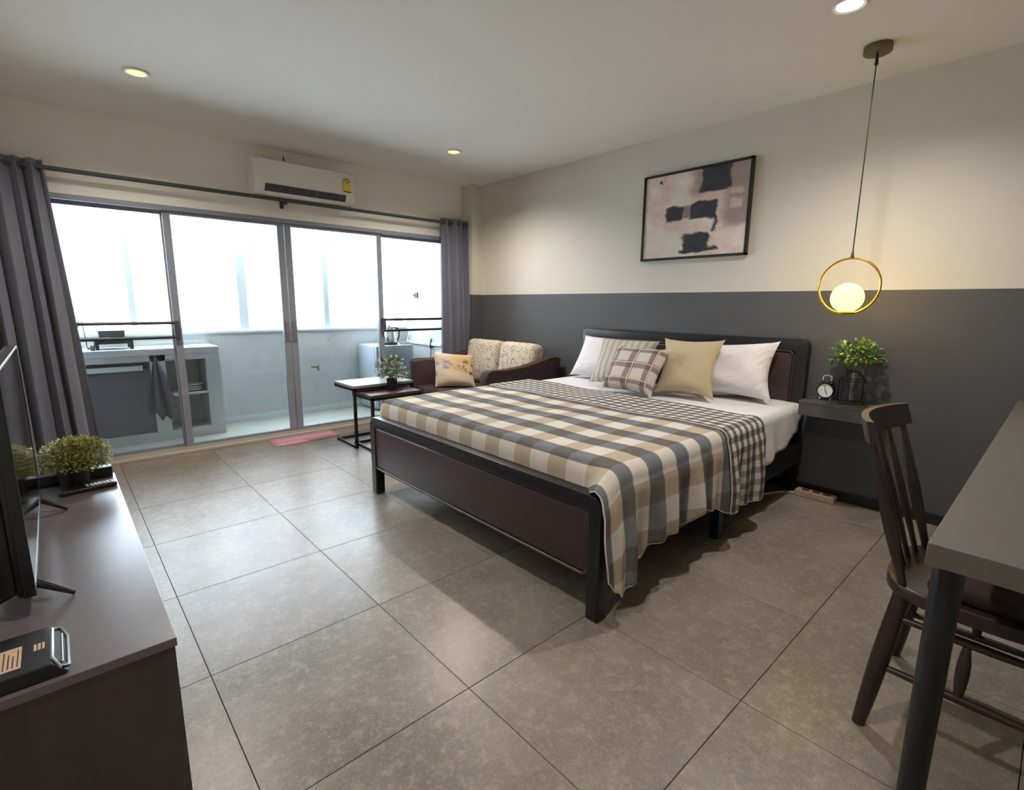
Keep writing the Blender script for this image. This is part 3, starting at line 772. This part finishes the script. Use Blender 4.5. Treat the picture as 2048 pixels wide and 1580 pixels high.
# ------------------------------------------------------------------ nesting tables
def c_table(x0, x1, y0, y1, h, topm, label):
    t = thing('nesting_table', label, 'side table', ((x0 + x1) / 2, (y0 + y1) / 2, 0)); b = .022
    obj('table_top', B(x0, x1, y0, y1, h - .022, h, bev=.002), topm, t, False)
    bm = B(x0, x1, y0, y0 + b, h - .045, h - .022); box(bm, x0, x1, y1 - b, y1, h - .045, h - .022); box(bm, x0, x0 + b, y0, y1, h - .045, h - .022); box(bm, x1 - b, x1, y0, y1, h - .045, h - .022)
    obj('top_frame', bm, 'black_metal', t, False)
    for x in (x0, x1 - b): obj('leg', B(x, x + b, y0, y0 + b, 0, h - .045), 'black_metal', t, False)
    bm = B(x0, x1, y0 + b, y0 + 2 * b, 0, b) if False else B(x0, x0 + b, y0, y1, 0, b); box(bm, x1 - b, x1, y0, y1, 0, b); box(bm, x0, x1, y1 - b, y1, 0, b)
    obj('base_frame', bm, 'black_metal', t, False)
c_table(-1.80, -1.24, -.755, -.37, .530, 'table_top_b', 'taller metal framed nesting table with grey top beside the sofa')
c_table(-1.745, -1.285, -.955, -.60, .472, 'table_top', 'lower nesting table with brown top carrying a small potted plant')
def table_plant():
    c = (-1.475, -.80, .472)
    t = thing('potted_plant', 'small artificial plant with pale green leaves in a black pot on the nesting table', 'plant', c)
    obj('pot', lathe([(0, 0), (.038, 0), (.045, .09), (.047, .10), (.041, .10), (.039, .085), (0, .085)], 20, c), 'pot_black', t)
    lv, st = bush((c[0], c[1], c[2] + .08), (c[0], c[1], c[2] + .175), (.135, .125, .10), 330, .045, .011, rnd, 18, .35)
    o = obj('leaves', lv, 'leaf_grey', t); o['kind'] = 'stuff'; obj('stems', st, 'stem', t)
table_plant()

# ------------------------------------------------------------------ rug
def rug():
    bm = grid(lambda u, v: (-2.255 + .52 * u, -.285 + .245 * v + .03 * u, .008 + .0015 * math.sin(u * 40)), 40, 10)
    o = obj('woven_rug', bm, 'rug_pink', origin=(-2.0, -.15, 0)); md = o.modifiers.new('t', 'SOLIDIFY'); md.thickness = .007; md.offset = -1
    tag(o, 'small pink striped woven rug on the tiles before the sliding door', 'rug')
    fr = new()
    for s in (0, 1):
        for k in range(26):
            v = (k + .5) / 26; x = -2.255 + .52 * s; y = -.285 + .245 * v + .03 * s; d = (1 if s else -1)
            tube(fr, [(x, y, .005), (x + d * .022, y + rnd.uniform(-.006, .006), .003)], .0022, n=4)
    f = obj('fringe', fr, 'rug_pink', o); f['kind'] = 'stuff'
rug()

# ------------------------------------------------------------------ curtains, rod, air conditioner
def curtain(x0t, x1t, x0b, x1b, label, folds, amp, seed):
    rn = random.Random(seed); ph0 = [rn.uniform(-.5, .5) for _ in range(4)]
    def P(u, v):
        z = 2.078 - v * 2.05; x = (x0t + (x1t - x0t) * u) * (1 - v) + (x0b + (x1b - x0b) * u) * v
        uu = u + .035 * math.sin(u * 9 + ph0[0]) * (1 - abs(2 * u - 1)) + .012 * v * math.sin(u * 17 + ph0[1] * 4)
        ph = uu * folds * 2 * math.pi; sn = math.sin(ph); sn = math.copysign(abs(sn) ** .75, sn)
        y = -.11 + amp * (.75 + .35 * v + .25 * math.sin(u * 11 + ph0[2] * 6)) * sn + .010 * math.sin(ph * .37 + v * 3)
        return (x + .010 * math.sin(ph * 2 + v * 2 + ph0[3]) + .012 * v * math.sin(ph * .5), y, z)
    o = obj('curtain', grid(P, int(folds * 18), 50), 'curtain_fabric', origin=((x0t + x1t) / 2, -.11, 0.03))
    md = o.modifiers.new('t', 'SOLIDIFY'); md.thickness = .002
    tag(o, label, 'curtain')
curtain(-3.86, -3.50, -3.84, -3.425, 'grey pleated curtain hanging beside the television cabinet', 4.5, .052, 4)
curtain(-.478, -.150, -.47, -.105, 'grey pleated curtain gathered behind the sofa', 3.6, .048, 9)
def rod():
    t = thing('curtain_rod', 'dark grey curtain rod above the sliding glass door', 'curtain rod', (-2.0, -.11, 2.035))
    obj('rod', T([(-3.90, -.11, 2.035), (-.14, -.11, 2.035)], .0145, n=12), 'grey_dark', t)
    for x in (-3.90, -.14): obj('finial', lathe([(0, -.02), (.014, -.018), (.021, 0), (.014, .018), (0, .02)], 14, (x, -.11, 2.035)), 'grey_dark', t)
    for x in (-3.80, -2.02, -.20): 
        bm = B(x - .012, x + .012, -.115, 0, 2.008, 2.022); box(bm, x - .014, x + .014, -.012, 0, 1.985, 2.05)
        obj('bracket', bm, 'grey_dark', t, False)
rod()
def aircon():
    x0, x1 = -2.272, -1.440; z0, z1 = 2.051, 2.330
    t = thing('air_conditioner', 'white wall mounted air conditioner above the sliding door', 'air conditioner', ((x0 + x1) / 2, 0, z0))
    prof = [(0, z0 + .01), (0, z1), (-.09, z1 + .005), (-.150, z1), (-.175, z1 - .02), (-.195, z0 + .085), (-.185, z0 + .055), (-.15, z0 + .012), (-.10, z0)]
    obj('body', prism(prof, 'x', x0, x1, .012), 'white_plastic', t)
    fp = [(-.150, z1 - .004), (-.178, z1 - .022), (-.199, z0 + .085), (-.205, z0 + .084), (-.184, z1 - .014), (-.152, z1 + .002)]
    obj('front_panel', prism(fp, 'x', x0 + .03, x1 - .006, .001), 'white_plastic', t)
    vent = obj('air_vent', prism([(-.190, z0 + .080), (-.1995, z0 + .080), (-.1895, z0 + .050), (-.170, z0 + .026), (-.160, z0 + .026)], 'x', x0 + .075, x1 - .09), 'vent_blue', t, False)
    obj('louvre', prism([(-.168, z0 + .026), (-.174, z0 + .027), (-.153, z0 + .004), (-.147, z0 + .004)], 'x', x0 + .075, x1 - .09), 'white_plastic', t, False)
    for k in range(9):
        x = x0 + .12 + k * .072; obj('vane', B(x, x + .004, -.1965, -.178, z0 + .046, z0 + .07), 'grey_panel', vent, False)
    obj('logo_plate', B(-1.82, -1.765, -.2055, -.201, z0 + .088, z0 + .096), 'chrome', t, False)
    def fy(z): return -.1995 - .0062 + (z - (z0 + .085)) * (.021 / .18)
    zs = z0 + .105; s = obj('energy_label', prism([(-1.555, zs), (-1.485, zs), (-1.485, zs + .085)] + [(-1.52 + .035 * math.cos(a), zs + .085 + .035 * math.sin(a)) for a in [k * math.pi / 10 for k in range(1, 10)]] + [(-1.555, zs + .085)], 'y', -.2055, -.190), 'sticker_yellow', t, False)
    def flat_arc(r0, r1, m_, yy):
        bm = new(); n = 14
        V = [[bm.verts.new((-1.52 + r * math.cos(k * math.pi / n), yy, zs + .085 + r * math.sin(k * math.pi / n))) for k in range(n + 1)] for r in (r0, r1)]
        for k in range(n): bm.faces.new((V[0][k], V[0][k + 1], V[1][k + 1], V[1][k]))
        obj('label_print', bm, m_, s, False)
    flat_arc(.020, .035, 'sticker_white', -.2058); flat_arc(.024, .031, 'ink_dark', -.2061)
    bm = lathe([(.008, 0), (.013, 0)], 16); bmesh.ops.rotate(bm, verts=bm.verts, matrix=Matrix.Rotation(math.radians(90), 3, 'X')); bmesh.ops.translate(bm, verts=bm.verts, vec=(-1.52, -.2061, zs + .085)); obj('label_print', bm, 'tap_bronze', s, False)
    obj('label_print', B(-1.555, -1.485, -.2062, -.2056, zs, zs + .009), 'ink_dark', s, False)
    obj('cable', T([(-1.98, -.02, z1 - .01), (-1.98, -.015, z1 + .05), (-1.982, -.008, z1 + .07)], .005, n=6), 'black_plastic', t)
aircon()

# ------------------------------------------------------------------ television cabinet and what stands on it
CZ = .50
def tv_cabinet():
    x0, x1, y0, y1 = XL + .005, -3.452, -3.452, -2.045
    t = thing('tv_cabinet', 'low dark brown television cabinet along the left wall', 'cabinet', ((x0 + x1) / 2, (y0 + y1) / 2, 0))
    obj('top_board', B(x0, x1 + .004, y0, y1, CZ - .02, CZ, bev=.0015), 'cabinet_top', t, False)
    for a, b in ((y0 + .004, y0 + .024), (y1 - .02, y1)): obj('side_panel', B(x0, x1 - .0, a, b, 0, CZ - .02, bev=.001), 'cabinet_wood', t, False)
    obj('bottom_board', B(x0, x1 - .01, y0 + .024, y1 - .02, .05, .07), 'cabinet_wood', t, False)
    obj('back_board', B(x0, x0 + .01, y0 + .024, y1 - .02, .07, CZ - .02), 'cabinet_wood', t, False)
    n = 3; wd = (y1 - .02 - y0 - .024) / n
    for k in range(n):
        a = y0 + .024 + k * wd; d = obj('cabinet_door', B(x1 - .02, x1 - .002, a + .002, a + wd - .002, .072, CZ - .023, bev=.001), 'cabinet_wood', t, False)
        obj('knob', lathe([(0, 0), (.008, 0), (.011, .012), (0, .016)], 12, (x1 - .004, a + wd - .05, .38)), 'chrome', d)
tv_cabinet()
def tv():
    y0, y1, z0, z1 = -3.17, -2.375, .553, 1.06; xs = -3.664
    t = thing('television', 'black flat screen television standing on the dark cabinet', 'television', (xs, (y0 + y1) / 2, CZ))
    obj('screen', B(xs - .004, xs - .0005, y0 + .009, y1 - .009, z0 + .018, z1 - .009), 'tv_screen', t, False)
    bm = B(xs - .02, xs + .001, y0, y1, z0, z0 + .018, bev=.002); box(bm, xs - .02, xs + .001, y0, y1, z1 - .009, z1, bev=.002)
    box(bm, xs - .02, xs + .001, y0, y0 + .009, z0 + .018, z1 - .009, bev=.002); box(bm, xs - .02, xs + .001, y1 - .009, y1, z0 + .018, z1 - .009, bev=.002)
    obj('bezel', bm, 'black_plastic', t, False)
    bm = B(xs - .03, xs - .01, y0 + .002, y1 - .002, z0 + .002, z1 - .002, bev=.006); box(bm, xs - .085, xs - .025, y0 + .004, y1 - .05, z0 + .004, z0 + .30, bev=.02)
    obj('back_shell', bm, 'black_plastic', t)
    for y in (-3.09, -2.42):
        bm = T([(xs - .01, y, z0 + .004), (xs + .062, y - .012, CZ + .005)], [.011, .005], n=8); tube(bm, [(xs - .012, y, z0 + .004), (xs - .10, y + .012, CZ + .005)], [.011, .005], n=8)
        obj('stand_foot', bm, 'black_plastic', t)
tv()
def cab_plant():
    c = (-3.573, -2.155, CZ)
    t = thing('potted_plant', 'bushy yellow green artificial plant in a black pot on the television cabinet', 'plant', c)
    obj('pot', lathe([(0, 0), (.042, 0), (.052, .075), (.054, .085), (.047, .085), (.045, .07), (0, .07)], 20, c), 'pot_black', t)
    lv, st = bush((c[0], c[1], c[2] + .07), (c[0] + .012, c[1], c[2] + .115), (.112, .105, .078), 5200, .012, .0036, rnd, 40, .25)
    o = obj('foliage', lv, 'leaf_yellow', t); o['kind'] = 'stuff'; o2 = obj('stems', st, 'leaf_yellow', t)
cab_plant()
tag(obj('sound_bar', B(-3.79, -3.456, -2.098, -2.052, CZ, CZ + .042, bev=.003), 'black_plastic', origin=(-3.62, -2.075, CZ)), 'slim glossy black bar lying along the far end of the cabinet behind the plant', 'sound bar')
def remote():
    t = thing('remote_control', 'black remote control with pale buttons beside the potted plant on the cabinet', 'remote control', (-3.535, -2.235, CZ), rotz=math.radians(8))
    obj('body', B(-.09, .08, -.024, .024, 0, .018, bev=.006, seg=3), 'black_plastic', t, local=True)
    for k in range(7):
        for j in (-1, 1): obj('button', B(-.01 + k * .012, -.002 + k * .012, j * .009 - .004, j * .009 + .004, .0175, .0205, bev=.001, seg=1), 'white_plastic', t, False, local=True)
remote()
def device():
    t = thing('media_box', 'black plastic box with a cream sticker and a silver hexagonal end on the cabinet corner', 'electronic box', (-3.70, -3.36, CZ))
    # length along X; the end facing the room slopes and carries an elongated hexagonal rim
    ya, yb, h, xt, xb = -3.440, -3.284, .030, -3.643, -3.620
    def on(t_, y, lift=0.0): return (xt + (xb - xt) * t_ + lift * .63, y, CZ + h - (h - .004) * t_ + lift * .78)
    obj('case', prism([(-3.86, CZ + .001), (-3.86, CZ + h), (xt, CZ + h), (xb, CZ + .004), (xb - .004, CZ + .001)], 'y', ya, yb, .003), 'black_plastic', t, False)
    rim = [on(.5, ya - .001, .002), on(.04, ya + .022, .002), on(.04, yb - .022, .002), on(.5, yb + .001, .002), on(.96, yb - .022, .002), on(.96, ya + .022, .002)]
    obj('end_rim', T(rim, .0032, n=6, closed=True), 'rim_silver', t)
    bm = new(); bm.faces.new([bm.verts.new(on(a, b, .0012)) for a, b in ((.12, ya + .028), (.12, yb - .028), (.6, yb - .02), (.6, ya + .02))]); obj('end_slot', bm, 'ink_dark', t, False)
    obj('end_bar', T([on(.62, ya + .022, .002), on(.62, yb - .022, .002)], .0018, n=6), 'rim_silver', t)
    s = obj('paper_label', B(-3.735, -3.685, -3.415, -3.335, CZ + h, CZ + h + .0006), 'sticker_cream', t, False)
    for k in range(7): obj('label_line', B(-3.730 + k * .0065, -3.728 + k * .0065, -3.408, -3.345 - .01 * (k % 3), CZ + h + .0006, CZ + h + .0009), 'ink_dark', s, False)
    for k in range(3): obj('printed_mark', B(-3.668 + k * .006, -3.664 + k * .006, -3.37, -3.345, CZ + h, CZ + h + .0004), 'sticker_cream', t, False)
device()

# ------------------------------------------------------------------ desk
def desk():
    x0, x1, y0, y1, h = -2.341, -.02, -5.12, -4.507, .75
    t = thing('writing_desk', 'long grey laminate desk on slim black legs', 'desk', ((x0 + x1) / 2, (y0 + y1) / 2, 0))
    obj('desk_top', B(x0, x1, y0, y1, h - .046, h, bev=.0015), 'desk_laminate', t, False)
    for x in (x0 + .048, x1 - .07):
        for y in (y0 + .05, y1 - .034):
            l = obj('leg', T([(x, y, h - .046), (x, y, .08)], [.026, .024], n=20), 'black_metal', t)
            obj('leg_foot', T([(x, y, .08), (x, y, 0)], [.0232, .022], n=20), 'black_metal', l)
desk()
# ------------------------------------------------------------------ chair (faces the desk, its back towards the bed)
def chair():
    cx, cy = -1.715, -4.570
    t = thing('spindle_chair', 'dark brown wooden spindle back chair pushed under the desk', 'chair', (cx, cy, 0))
    P = []
    for k in range(40):
        a = k * 2 * math.pi / 40; c, s = math.cos(a), math.sin(a); e = .62
        P.append((.215 * math.copysign(abs(c) ** e, c), .205 * math.copysign(abs(s) ** e, s)))
    bm = prism(P, 'z', .408, .442, .006); obj('seat', bm, 'chair_wood', t, local=True)
    def curve(u): return Vector((.212 * u, .268 + .05 * (1 - u * u), 0))
    # crest rail, bowed backwards
    bm = new(); n = 16; rings = []
    for k in range(n + 1):
        u = -1 + 2 * k / n; c = curve(u); tn = Vector((.212, -.10 * u, 0)).normalized(); nn = Vector((tn.y, -tn.x, 0)); hgt = .074 - .012 * u * u
        z1 = .893; z0 = z1 - hgt; lean = Vector((0, .018, 0))
        rings.append([bm.verts.new(c + nn * .011 + Vector((0, 0, z0)) - lean), bm.verts.new(c - nn * .011 + Vector((0, 0, z0)) - lean), bm.verts.new(c - nn * .009 + Vector((0, 0, z1))), bm.verts.new(c + nn * .009 + Vector((0, 0, z1)))])
    for A, Bq in zip(rings, rings[1:]):
        for k in range(4): bm.faces.new((A[k], A[(k + 1) % 4], Bq[(k + 1) % 4], Bq[k]))
    bm.faces.new(rings[0][::-1]); bm.faces.new(rings[-1]); bmesh.ops.recalc_face_normals(bm, faces=bm.faces)
    obj('crest_rail', bm, 'chair_wood', t, local=True)
    us = (-.88, -.53, -.18, .18, .53, .88)
    for i, u in enumerate(us):
        top = curve(u) + Vector((0, -.016, .832)); bot = Vector((.19 * u * 1.0, .175 - .03 * u * u, .44)); out = i in (0, 5)
        pts = [bot + (top - bot) * k / 8 for k in range(9)]; r0 = .0125 if out else .0085
        rs = [r0 * q for q in (.85, .95, 1.15, 1.3, 1.3, 1.15, 1.0, .85, .75)]
        obj('spindle', T(pts, rs, n=10), 'chair_wood', t, local=True)
    def leg(sx, sy): 
        a = Vector((sx * .150, sy * .15, .412)); b = Vector((sx * .222, sy * .195, 0)); return a, b
    for sx in (-1, 1):
        for sy in (-1, 1):
            a, b = leg(sx, sy); pts = [a + (b - a) * k / 6 for k in range(7)]
            obj('leg', T(pts, [.020, .0215, .023, .0235, .022, .020, .0165], n=14), 'chair_wood', t, local=True)
        for z in (.335, .185):
            f_ = lambda sy: (lambda a, b: a + (b - a) * (1 - z / .412))(*leg(sx, sy))
            A, Bq = f_(1), f_(-1); pts = [A + (Bq - A) * k / 6 for k in range(7)]
            obj('stretcher', T(pts, [.0085, .010, .0115, .012, .0115, .010, .0085], n=10), 'chair_wood', t, local=True)
        f2 = lambda z: (lambda a, b, c, d: ((a + (b - a) * (1 - z / .412)) + (c + (d - c) * (1 - z / .412))) / 2)(*leg(sx, 1), *leg(sx, -1))
        A, Bq = f2(.335), f2(.185); pts = [A + (Bq - A) * k / 6 for k in range(7)]
        obj('baluster', T(pts, [.007, .011, .0145, .0155, .0145, .012, .009], n=10), 'chair_wood', t, local=True)
    for sy in (1, -1):
        f_ = lambda sx: (lambda a, b: a + (b - a) * (1 - .26 / .412))(*leg(sx, sy))
        A, Bq = f_(-1), f_(1); obj('stretcher', T([A, (A + Bq) / 2, Bq], [.009, .012, .009], n=10), 'chair_wood', t, local=True)
    # loose seat pad
    bm = B(-.185, .185, -.18, .10, .4425, .487, bev=.02, seg=3)
    bmesh.ops.translate(bm, verts=bm.verts, vec=(cx, cy, 0))
    tag(obj('seat_pad', bm, 'pad_brown', origin=(cx, cy, .4425)), 'dark brown padded seat cushion lying on the spindle chair', 'cushion')
chair()

# ------------------------------------------------------------------ balcony kitchen
def counter():
    x0, x1, y0, y1, h = -3.735, -2.475, .55, YP - .002, .80
    t = thing('kitchen_counter', 'white concrete kitchen counter on the balcony with an open niche', 'counter', ((x0 + x1) / 2, .75, 0))
    obj('worktop', B(x0, x1 - .0, y0 - .004, y1, h - .05, h + .005, bev=.003), 'balcony_white', t, False)
    bm = B(x0, x1, y0, y1, 0, .08); box(bm, -3.0, -2.89, y0, y1, .08, h - .05); box(bm, -2.588, x1, y0, y1, .08, h - .05); box(bm, x0, -2.588, y1 - .03, y1, .08, h - .05)
    box(bm, x0, x0 + .06, y0, y1, .08, h - .05); box(bm, x0 + .06, -2.588, y0, y1, h - .10, h - .05)
    obj('carcass', bm, 'balcony_white', t, False)
    obj('niche_shelf', B(-2.89, -2.588, y0 + .01, y1 - .03, .385, .405), 'balcony_white', t, False)
    d = obj('door_panel', B(x0 + .06, -3.003, y0 + .03, y0 + .05, .082, h - .16, bev=.002), 'grey_panel', t, False)
    obj('handle_rail', B(x0 + .06, -3.05, y0 + .012, y0 + .03, .625, .668, bev=.003), 'white_frame', d, False)
    obj('upstand', B(x0, x1, y1 - .02, y1, h, h + .05, bev=.002), 'balcony_white', t, False)
counter()
def plates():
    for k, (r, z) in enumerate(((.095, .405), (.090, .424), (.085, .443))):
        c = (-2.690, .668, z)
        tag(obj('plate', lathe([(0, 0), (r * .6, 0), (r, .022), (r * .98, .025), (r * .58, .004), (0, .004)], 28, c), 'white_plastic', origin=c), ['lowest white plate of the stack in the counter niche', 'middle white plate of the stack in the counter niche', 'topmost white plate of the stack in the counter niche'][k], 'plate', 'plates in the niche')
plates()
def towel():
    def P(u, v):
        z = .735 - v * (.44 + .09 * math.sin(math.pi * u ** 1.2) + .02 * math.sin(u * 19)); wd = .012 + .19 * v ** .8; x = -2.965 + (u - .5) * wd + .02 * v
        return (x, .515 + .018 * math.sin(u * 14) * (.2 + v) - .01 * v, z)
    o = obj('kitchen_towel', grid(P, 40, 24), 'towel_grey', origin=(-2.96, .52, .23)); md = o.modifiers.new('t', 'SOLIDIFY'); md.thickness = .004
    tag(o, 'grey kitchen towel hanging from a hook on the counter front', 'towel')
    obj('hook', T([(-2.965, .545, .742), (-2.965, .52, .738), (-2.965, .512, .748)], .003, n=6), 'chrome', o)
towel()
CT = .806
def stove():
    x0, x1, y0, y1 = -3.335, -3.085, .64, .86
    t = thing('camping_stove', 'dark portable gas stove on legs on the kitchen counter', 'stove', (-3.21, .75, CT))
    obj('body', B(x0, x1, y0, y1, CT + .045, CT + .08, bev=.006), 'black_plastic', t)
    for x in (x0 + .012, x1 - .012):
        for y in (y0 + .012, y1 - .012): obj('leg', B(x - .012, x + .012, y - .01, y + .01, CT, CT + .05), 'black_plastic', t, False)
    obj('burner', lathe([(0, 0), (.05, 0), (.05, .012), (.03, .018), (0, .018)], 20, (-3.19, .75, CT + .08)), 'grey_dark', t)
    obj('knob', lathe([(0, 0), (.014, 0), (.014, .015), (0, .015)], 14, (x1 - .03, .70, CT + .08)), 'chrome', t)
    z = CT + .099
    tag(obj('grill_pan', prism([(-3.30, z), (-3.135, z), (-3.13, z + .055), (-3.305, z + .055)], 'y', .68, .83, .006), 'grey_dark', origin=(-3.21, .75, z)), 'dark rectangular pan set on the portable stove', 'pan')
    t2 = thing('kitchen_tap', 'slim chrome kitchen tap with a hooked spout at the counter end', 'tap', (-3.385, .80, CT))
    obj('spout', T([(-3.385, .80, CT), (-3.39, .80, CT + .17), (-3.395, .80, CT + .225), (-3.41, .80, CT + .235), (-3.422, .80, CT + .215)], .007, n=8), 'chrome', t2)
    obj('nozzle', lathe([(.014, 0), (.008, .02), (.006, .035), (0, .035)], 12, (-3.423, .80, CT + .178)), 'chrome', t2)
    obj('base_plate', lathe([(0, 0), (.024, 0), (.02, .012), (0, .012)], 16, (-3.385, .80, CT)), 'chrome', t2)
    for k, (x, y, r, hh) in enumerate(((-3.355, .62, .016, .035),)):
        tag(obj('spice_jar', lathe([(0, 0), (r, 0), (r, hh), (r * .8, hh + .006), (0, hh + .008)], 14, (x, y, CT)), 'grey_dark', origin=(x, y, CT)), 'tiny dark jar beside the portable stove leg', 'jar')
stove()
def fridge():
    x0, x1, y0, y1, h = -.965, -.50, .46, .90, .735
    t = thing('mini_fridge', 'small grey refrigerator on the balcony under the kettle', 'refrigerator', ((x0 + x1) / 2, .68, 0))
    obj('body', B(x0, x1, y0 + .05, y1, .02, h, bev=.008), 'fridge_grey', t)
    d = obj('fridge_door', B(x0, x1, y0, y0 + .046, .03, h - .002, bev=.01), 'fridge_grey', t)
    obj('door_handle', B(x0 + .02, x0 + .04, y0 - .012, y0 + .002, .45, .60, bev=.004), 'white_frame', d)
    for x in (x0 + .05, x1 - .05): obj('foot', lathe([(0, 0), (.018, 0), (.018, .022), (0, .022)], 12, (x, .55, 0)), 'black_plastic', t)
    c = (-.72, .60, h)
    k = thing('electric_kettle', 'stainless steel electric kettle with a black handle on the refrigerator', 'kettle', c)
    obj('base', lathe([(0, 0), (.085, 0), (.085, .022), (.07, .028), (0, .028)], 28, c), 'black_plastic', k)
    obj('jug', lathe([(0, .028), (.078, .028), (.08, .05), (.072, .15), (.060, .185), (0, .185)], 32, c), 'chrome', k)
    obj('lid', lathe([(.060, .183), (.052, .197), (.012, .202), (.012, .212), (0, .214)], 24, c), 'black_plastic', k)
    obj('handle', T([(c[0] + .055, c[1], c[2] + .19), (c[0] + .10, c[1], c[2] + .185), (c[0] + .122, c[1], c[2] + .14), (c[0] + .118, c[1], c[2] + .08), (c[0] + .095, c[1], c[2] + .045), (c[0] + .075, c[1], c[2] + .045)], .010, n=10), 'black_plastic', k)
    obj('spout', T([(c[0] - .06, c[1], c[2] + .15), (c[0] - .09, c[1], c[2] + .175)], [.02, .012], n=10), 'chrome', k)
    s = thing('extension_socket', 'white extension socket block beside the kettle on the refrigerator', 'power strip', (-.56, .56, h))
    obj('block', B(-.60, -.51, .53, .59, h, h + .028, bev=.004), 'white_plastic', s, False); obj('socket_face', B(-.58, -.53, .545, .575, h + .028, h + .030), 'grey_panel', s, False)
fridge()
def outlet():
    o = thing('wall_socket', 'small dark grey double socket on the balcony side wall', 'socket', (-.30, .685, 1.30))
    obj('plate', B(-.312, -.3005, .648, .722, 1.265, 1.335, bev=.003), 'grey_dark', o, False)
    for y in (.668, .704): obj('socket_hole', B(-.3135, -.311, y - .012, y + .012, 1.285, 1.315), 'black_plastic', o, False)
    obj('plug', B(-.335, -.312, .715, .735, 1.29, 1.31, bev=.003), 'white_plastic', o, False)
    tag(obj('white_wire', T([(-.325, .735, 1.295), (-.318, .80, 1.15), (-.316, .82, 1.0), (-.35, .80, .85), (-.42, .72, .78), (-.50, .60, .75)], .004, n=6), 'wire_white', origin=(-.325, .735, .75)), 'thin white cord hanging from the balcony wall socket', 'cord')
    t = thing('garden_tap', 'small bronze water tap on the balcony parapet wall', 'tap', (-1.47, YP - .03, .50))
    obj('pipe', T([(-1.50, YP, .505), (-1.50, YP - .05, .505), (-1.44, YP - .06, .505)], .009, n=8), 'tap_bronze', t)
    obj('nozzle', T([(-1.455, YP - .058, .505), (-1.445, YP - .062, .46)], [.010, .008], n=8), 'tap_bronze', t)
    obj('lever', T([(-1.46, YP - .058, .52), (-1.42, YP - .062, .53)], .006, n=6), 'tap_bronze', t)
    tag(obj('pipe_cap', lathe([(0, .016), (.014, .014), (.018, 0), (0, 0)], 16), 'white_plastic', origin=(-.884, YP - .003, .415), local=True), 'small round white cap on the balcony parapet wall', 'pipe cap').rotation_euler = (math.radians(90), 0, 0)
    b = thing('cleaning_brush', 'slim grey brush leaning against the balcony side wall', 'brush', (-.36, .34, 0))
    obj('handle', T([(-.36, .36, .005), (-.325, .355, .70)], .008, n=8), 'aluminium', b)
    obj('bristles', T([(-.326, .355, .69), (-.325, .355, .73), (-.322, .353, .80)], [.018, .016, .008], n=8), 'grey_dark', b)
outlet()

# daylight portal at the balcony windows: guides sampling of the sky, gives off nothing itself
L = bpy.data.lights.new('window_portal', 'AREA'); L.shape = 'RECTANGLE'; L.size = 3.5; L.size_y = 1.35; L.cycles.is_portal = True
lo = bpy.data.objects.new('window_portal', L); C.objects.link(lo); lo.location = (-2.02, YP + .13, 1.57); lo.rotation_euler = (math.radians(-90), 0, 0)
